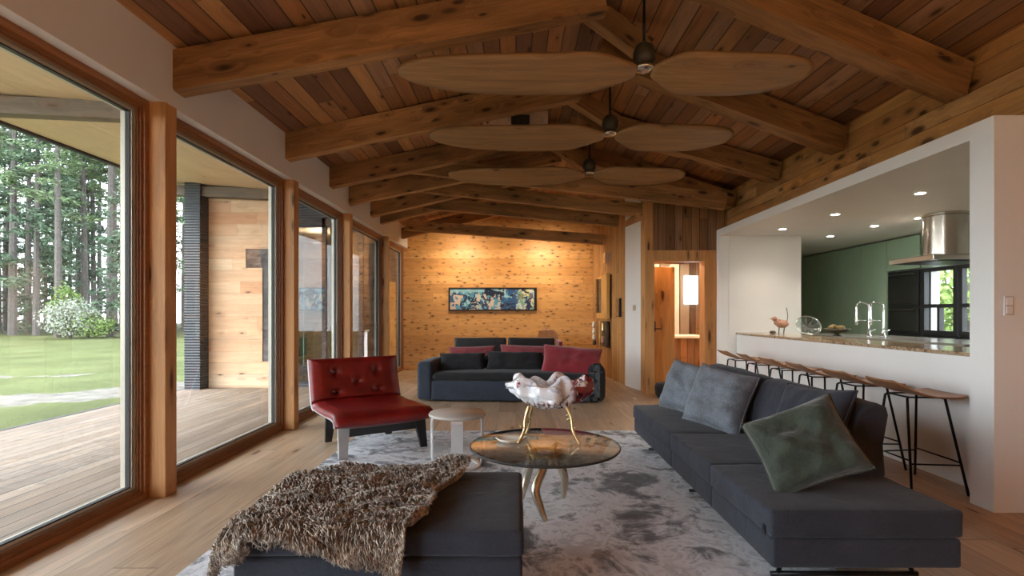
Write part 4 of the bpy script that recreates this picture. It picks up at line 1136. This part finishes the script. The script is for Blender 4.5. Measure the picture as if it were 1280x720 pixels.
# range hood
t = thing('range_hood', 'brushed steel cylindrical range hood hanging from the kitchen ceiling', 'hood', (4.93, 5.98, 0))
bm = bmesh.new(); lathe(bm, [(0, KS-.001), (.225, KS-.001), (.225, KS-.03), (.212, KS-.035), (.212, 1.90), (0, 1.90)], 56); o = link('duct_cover', bm, 'steel', t); autosmooth(o, 50)
bm = bmesh.new(); box(bm, -.40, .42, -.34, .34, 1.84, 1.90, r=.01); link('canopy', bm, 'steel', t)
bm = bmesh.new(); box(bm, -.30, .32, -.26, .26, 1.832, 1.84); link('filter', bm, 'ovenbody', t)
# things on the bar
def onbar(px, Y): return ((px-CX)*Y/F, Y, CT)
p = onbar(977, 7.30)
t = thing('bird_figurine', 'terracotta driftwood bird figurine with a tall spike on the bar', 'figurine', p)
bm = bmesh.new(); bmesh.ops.create_icosphere(bm, subdivisions=4, radius=1)
for v in bm.verts:
    q = v.co; v.co = Vector((q.x*.10*(1+.25*noise.noise(q*2)), q.y*.05, .13+q.z*.055+.03*max(0, -q.x)+.02*noise.noise(q*3)))
link('body', bm, 'rust', t, smooth=True)
bm = bmesh.new(); bmesh.ops.create_icosphere(bm, subdivisions=3, radius=.035); link('head', bm, 'rust', t, smooth=True, loc=(-.10, 0, .205))
bm = bmesh.new(); tube(bm, [(-.12, 0, .21), (-.175, 0, .20)], .01, 6, radii=[.014, .002]); link('beak', bm, 'rust', t, smooth=True)
tb('spike', 'bowl', curve([(.07, 0, .14), (.085, 0, .24), (.07, 0, .36)], 5), .005, t, radii=None)
for x in (-.03, .04): tb('leg', 'bowl', [(x, 0, .10), (x-.01, 0, .0)], .007, t)
bm = bmesh.new(); lathe(bm, [(0, 0), (.03, .004), (.045, .02), (.03, .04), (0, .045)], 20); o = link('pebble', bm, 'bowl', smooth=True, loc=onbar(966, 7.12)); tag(o, 'dark oval pebble beside the bird figurine on the bar', 'stone')
p = onbar(1010, 7.0)
t = thing('wire_bowl', 'wide leaning glass and wire dish on the bar', 'bowl', p)
bm = bmesh.new(); lathe(bm, [(0, 0), (.05, .002), (.11, .02), (.15, .06), (.153, .06), (.112, .014), (0, -.006)], 40)
o = link('dish', bm, 'clear', t, smooth=True, loc=(0, .02, .085), rot=(math.radians(52), math.radians(-14), 0))
bm = bmesh.new(); ring = [(.153*math.cos(2*PI*k/40), .153*math.sin(2*PI*k/40), .06) for k in range(41)]; tube(bm, ring, .004, 6, cap=False)
for k in range(10):
    a = 2*PI*k/10; tube(bm, [(0, 0, -.004), (.11*math.cos(a), .11*math.sin(a), .02), (.152*math.cos(a), .152*math.sin(a), .06)], .002, 4, cap=False)
link('wire', bm, 'chrome', t, smooth=True, loc=(0, .02, .085), rot=(math.radians(52), math.radians(-14), 0))
bm = bmesh.new(); box(bm, -.05, .05, -.02, .10, 0, .012, r=.003); link('stand', bm, 'greysteel', t)
p = onbar(1046, 6.4)
t = thing('fruit_bowl', 'dark footed fruit bowl in the middle of the bar', 'bowl', p)
bm = bmesh.new(); lathe(bm, [(0, 0), (.06, 0), (.03, .02), (.03, .035), (.10, .05), (.155, .09), (.15, .093), (.09, .062), (0, .055)], 40); link('dish', bm, 'bowl', t, smooth=True)
for k, (x, y) in enumerate(((-.07, 0), (.0, -.05), (.07, .01), (.01, .05), (-.03, .02))):
    bm = bmesh.new(); bmesh.ops.create_icosphere(bm, subdivisions=3, radius=.034)
    for v in bm.verts: v.co.z *= .9
    o = link('fruit', bm, 'fruit', smooth=True, loc=(p[0]+x, p[1]+y, p[2]+.103+(.012 if k == 4 else 0)))
    tag(o, ['leftmost', 'front', 'rightmost', 'rear', 'topmost'][k]+' olive-brown fruit in the dark bowl on the bar', 'fruit', 'fruit in the bowl')

# bar stools --------------------------------------------------------------------
def stool():
    t = thing('bar_stool', '', 'stool', (0, 0, 0), 0, 'bar stools along the breakfast bar')
    bm = bmesh.new()
    # local: back lip toward -x (the room), scoop, front toward +x (the bar)
    pr = curve([(-.26, 0, .775), (-.20, 0, .738), (-.11, 0, .697), (0, 0, .670), (.11, 0, .664), (.19, 0, .668), (.24, 0, .676)], 4)
    def fn(u, v):
        i = u*(len(pr)-1); k = min(int(i), len(pr)-2); p = pr[k].lerp(pr[k+1], i-k)
        s = 2*v-1; hw = .205*(1-.30*max(0, 1-u*3)**2-.18*max(0, u-.7)**2*9)
        e = 1-abs(s)**6*.0
        return Vector((p.x, s*hw, p.z+.006*abs(s)**2))
    grid_sheet(bm, fn, 24, 16, lambda u, v: Vector((0, 0, -.012)))
    o = link('seat', bm, 'seatwood', t, smooth=True)
    tips = [(-.17, -.19), (-.17, .19), (.17, -.22), (.17, .22)]
    feet = [(-.17, -.20), (-.17, .20), (.19, -.24), (.19, .24)]
    tops = [(-.12, -.10), (-.12, .10), (.10, -.12), (.10, .12)]
    for (tx, ty), (fx, fy) in zip(tops, feet):
        bm = bmesh.new(); tube(bm, [(tx, ty, .655), (tx+(fx-tx)*.08+(.01 if fx > 0 else -.01), ty*1.1, .645), (fx, fy, .0)], .009, 8); link('leg', bm, 'blackmetal', t, smooth=True)
    bm = bmesh.new()
    tube(bm, [(tops[0][0], tops[0][1], .655), (tops[2][0], tops[2][1], .655), (tops[3][0], tops[3][1], .655), (tops[1][0], tops[1][1], .655), (tops[0][0], tops[0][1], .655)], .006, 8)
    link('seat_frame', bm, 'blackmetal', t, smooth=True)
    def at(i, z): q = 1-z/.645; a, b = tops[i], feet[i]; return (a[0]+(b[0]-a[0])*q, a[1]*1.1+(b[1]-a[1]*1.1)*q, z)
    for i, j, z in ((0, 1, .22), (2, 3, .22), (0, 2, .20), (1, 3, .20)):
        bm = bmesh.new(); tube(bm, [at(i, z), at(j, z)], .006, 8); link('footrest_bar', bm, 'blackmetal', t, smooth=True)
    return t
sw = ['nearest the camera, beside the white end wall', 'second from the camera', 'third from the camera', 'fourth from the camera', 'fifth from the camera', 'farthest from the camera']
s0 = stool()
for i, y in enumerate((3.80, 4.38, 4.98, 5.55, 6.12, 6.70)):
    s = s0 if i == 0 else copy_tree(s0)
    s.location = (2.91, y, 0); s.rotation_euler.z = math.radians((0, 3, -2, 2, -3, 1)[i])
    s['label'] = 'moulded walnut bar stool with thin black legs, '+sw[i]

# switch on the near end wall
p = P(1260, 382, KN)
t = thing('light_switch', 'double light switch plate on the white end wall at the right edge', 'switch', (p.x, KN, p.z))
bm = bmesh.new(); box(bm, -.03, .03, -.008, 0, -.06, .06, r=.003); link('plate', bm, 'slatleg', t)
for z in (-.028, .028):
    bm = bmesh.new(); box(bm, -.02, .02, -.013, -.008, z-.022, z+.022, r=.002); link('rocker', bm, 'white', t)

# downlights ----------------------------------------------------------------------
lab = ['rightmost, nearest the camera', 'middle of the front row', 'left of the hood in the back row', 'right beside the hood', 'leftmost in the front row', 'leftmost in the back row']
for i, (px, py) in enumerate(((1150, 241), (1044, 267.5), (1093, 282), (1149, 272), (978, 286), (1038, 295))):
    Y = (KS-H)*F/(CY-py); X = (px-CX)*Y/F
    t = thing('downlight', 'small round recessed ceiling downlight in the kitchen, '+lab[i], 'light', (X, Y, KS), 0, 'kitchen downlights')
    bm = bmesh.new(); lathe(bm, [(.042, -.001), (.058, -.001), (.060, -.008), (.042, -.008), (.042, -.001)], 32); link('trim_ring', bm, 'white', t)
    bm = bmesh.new(); lathe(bm, [(0, -.002), (.042, -.002), (.042, -.006), (0, -.006)], 32); link('lens', bm, 'led', t)
    l = bpy.data.lights.new('spot', 'SPOT'); l.energy = 10; l.color = (1, .90, .76); l.spot_size = 2.2; l.spot_blend = .8; l.shadow_soft_size = .05
    lo = bpy.data.objects.new('bulb', l); COL.objects.link(lo); lo.parent = t; lo.location = (0, 0, -.02)
def point(name, loc, e, col=(1, .82, .6), r=.1):
    l = bpy.data.lights.new(name, 'POINT'); l.energy = e; l.color = col; l.shadow_soft_size = r
    o = bpy.data.objects.new(name, l); COL.objects.link(o); o.location = loc
for (x_, y_, e_) in ((2.2, -.2, 11), (.6, -.9, 7)):  # added upward fill to warm beams and ceiling, no fixture here
    l = bpy.data.lights.new('unseen_ceiling_fill', 'AREA'); l.energy = e_; l.color = (1, .80, .54); l.size = .4
    o = bpy.data.objects.new('unseen_ceiling_fill', l); COL.objects.link(o); o.location = (x_, y_, 1.75); o.rotation_euler = (PI, 0, 0)
for x_ in (-1.2, .6):  # added fill hidden behind the ties to brighten the back wall
    l = bpy.data.lights.new('unseen_wall_fill', 'AREA'); l.energy = 8; l.color = (1, .80, .56); l.size = .4
    o = bpy.data.objects.new('unseen_wall_fill', l); COL.objects.link(o); o.location = (x_, 10.55, 2.72); o.rotation_euler = Vector((0, .55, -.8)).to_track_quat('-Z', 'Y').to_euler()
point('hall_lamp', (2.8, 9.2, 2.5), 45)
point('wing_lamp', (-4.2, 11.0, 2.8), 30, (1, .9, .8))
t = thing('downlight', 'lit downlight inside the glazed wing seen through the third window', 'light', (-3.75, 10.0, 3.0))
bm = bmesh.new(); lathe(bm, [(0, -.001), (.06, -.001), (.06, -.01), (0, -.01)], 24); link('lens', bm, 'led', t)

# ------------------------------------------------------------------ light
w = bpy.data.worlds.new('sky'); SC.world = w; w.use_nodes = True; nt = w.node_tree; nt.nodes.clear()
out = nt.nodes.new('ShaderNodeOutputWorld'); bg = nt.nodes.new('ShaderNodeBackground')
tc = nt.nodes.new('ShaderNodeTexCoord'); sp = nt.nodes.new('ShaderNodeSeparateXYZ'); rp = nt.nodes.new('ShaderNodeValToRGB')
nt.links.new(tc.outputs['Generated'], sp.inputs[0]); nt.links.new(sp.outputs[2], rp.inputs[0])
e = rp.color_ramp.elements; e[0].position = 0; e[0].color = (.80, .90, 1.0, 1); e[1].position = .6; e[1].color = (.68, .82, 1.0, 1)
nt.links.new(rp.outputs[0], bg.inputs[0]); bg.inputs[1].default_value = 5.0; nt.links.new(bg.outputs[0], out.inputs[0])
l = bpy.data.lights.new('sun', 'SUN'); l.energy = 2.5; l.angle = .5; l.color = (1, .95, .86)
o = bpy.data.objects.new('sun', l); COL.objects.link(o); o.rotation_euler = Vector((.62, .28, -.75)).to_track_quat('-Z', 'Y').to_euler()

cam = bpy.data.cameras.new('camera'); co = bpy.data.objects.new('camera', cam); COL.objects.link(co); SC.camera = co
cam.sensor_width = 36; cam.lens = 36*F/1280; cam.shift_x = -(CX-640)/1280; cam.shift_y = (CY-360)/1280
co.location = (0, 0, H); co.rotation_euler = (PI/2, 0, 0); cam.clip_end = 300
cam.clip_start = .05
vs = SC.view_settings; vs.view_transform = 'Standard'; vs.look = 'None'; vs.gamma = 1; vs.use_curve_mapping = False; vs.exposure = 1.85
SC.cycles.max_bounces = 10; SC.cycles.diffuse_bounces = 6; SC.cycles.glossy_bounces = 4; SC.cycles.transparent_max_bounces = 16
SC.cycles.use_denoising = True; SC.cycles.sample_clamp_indirect = 6
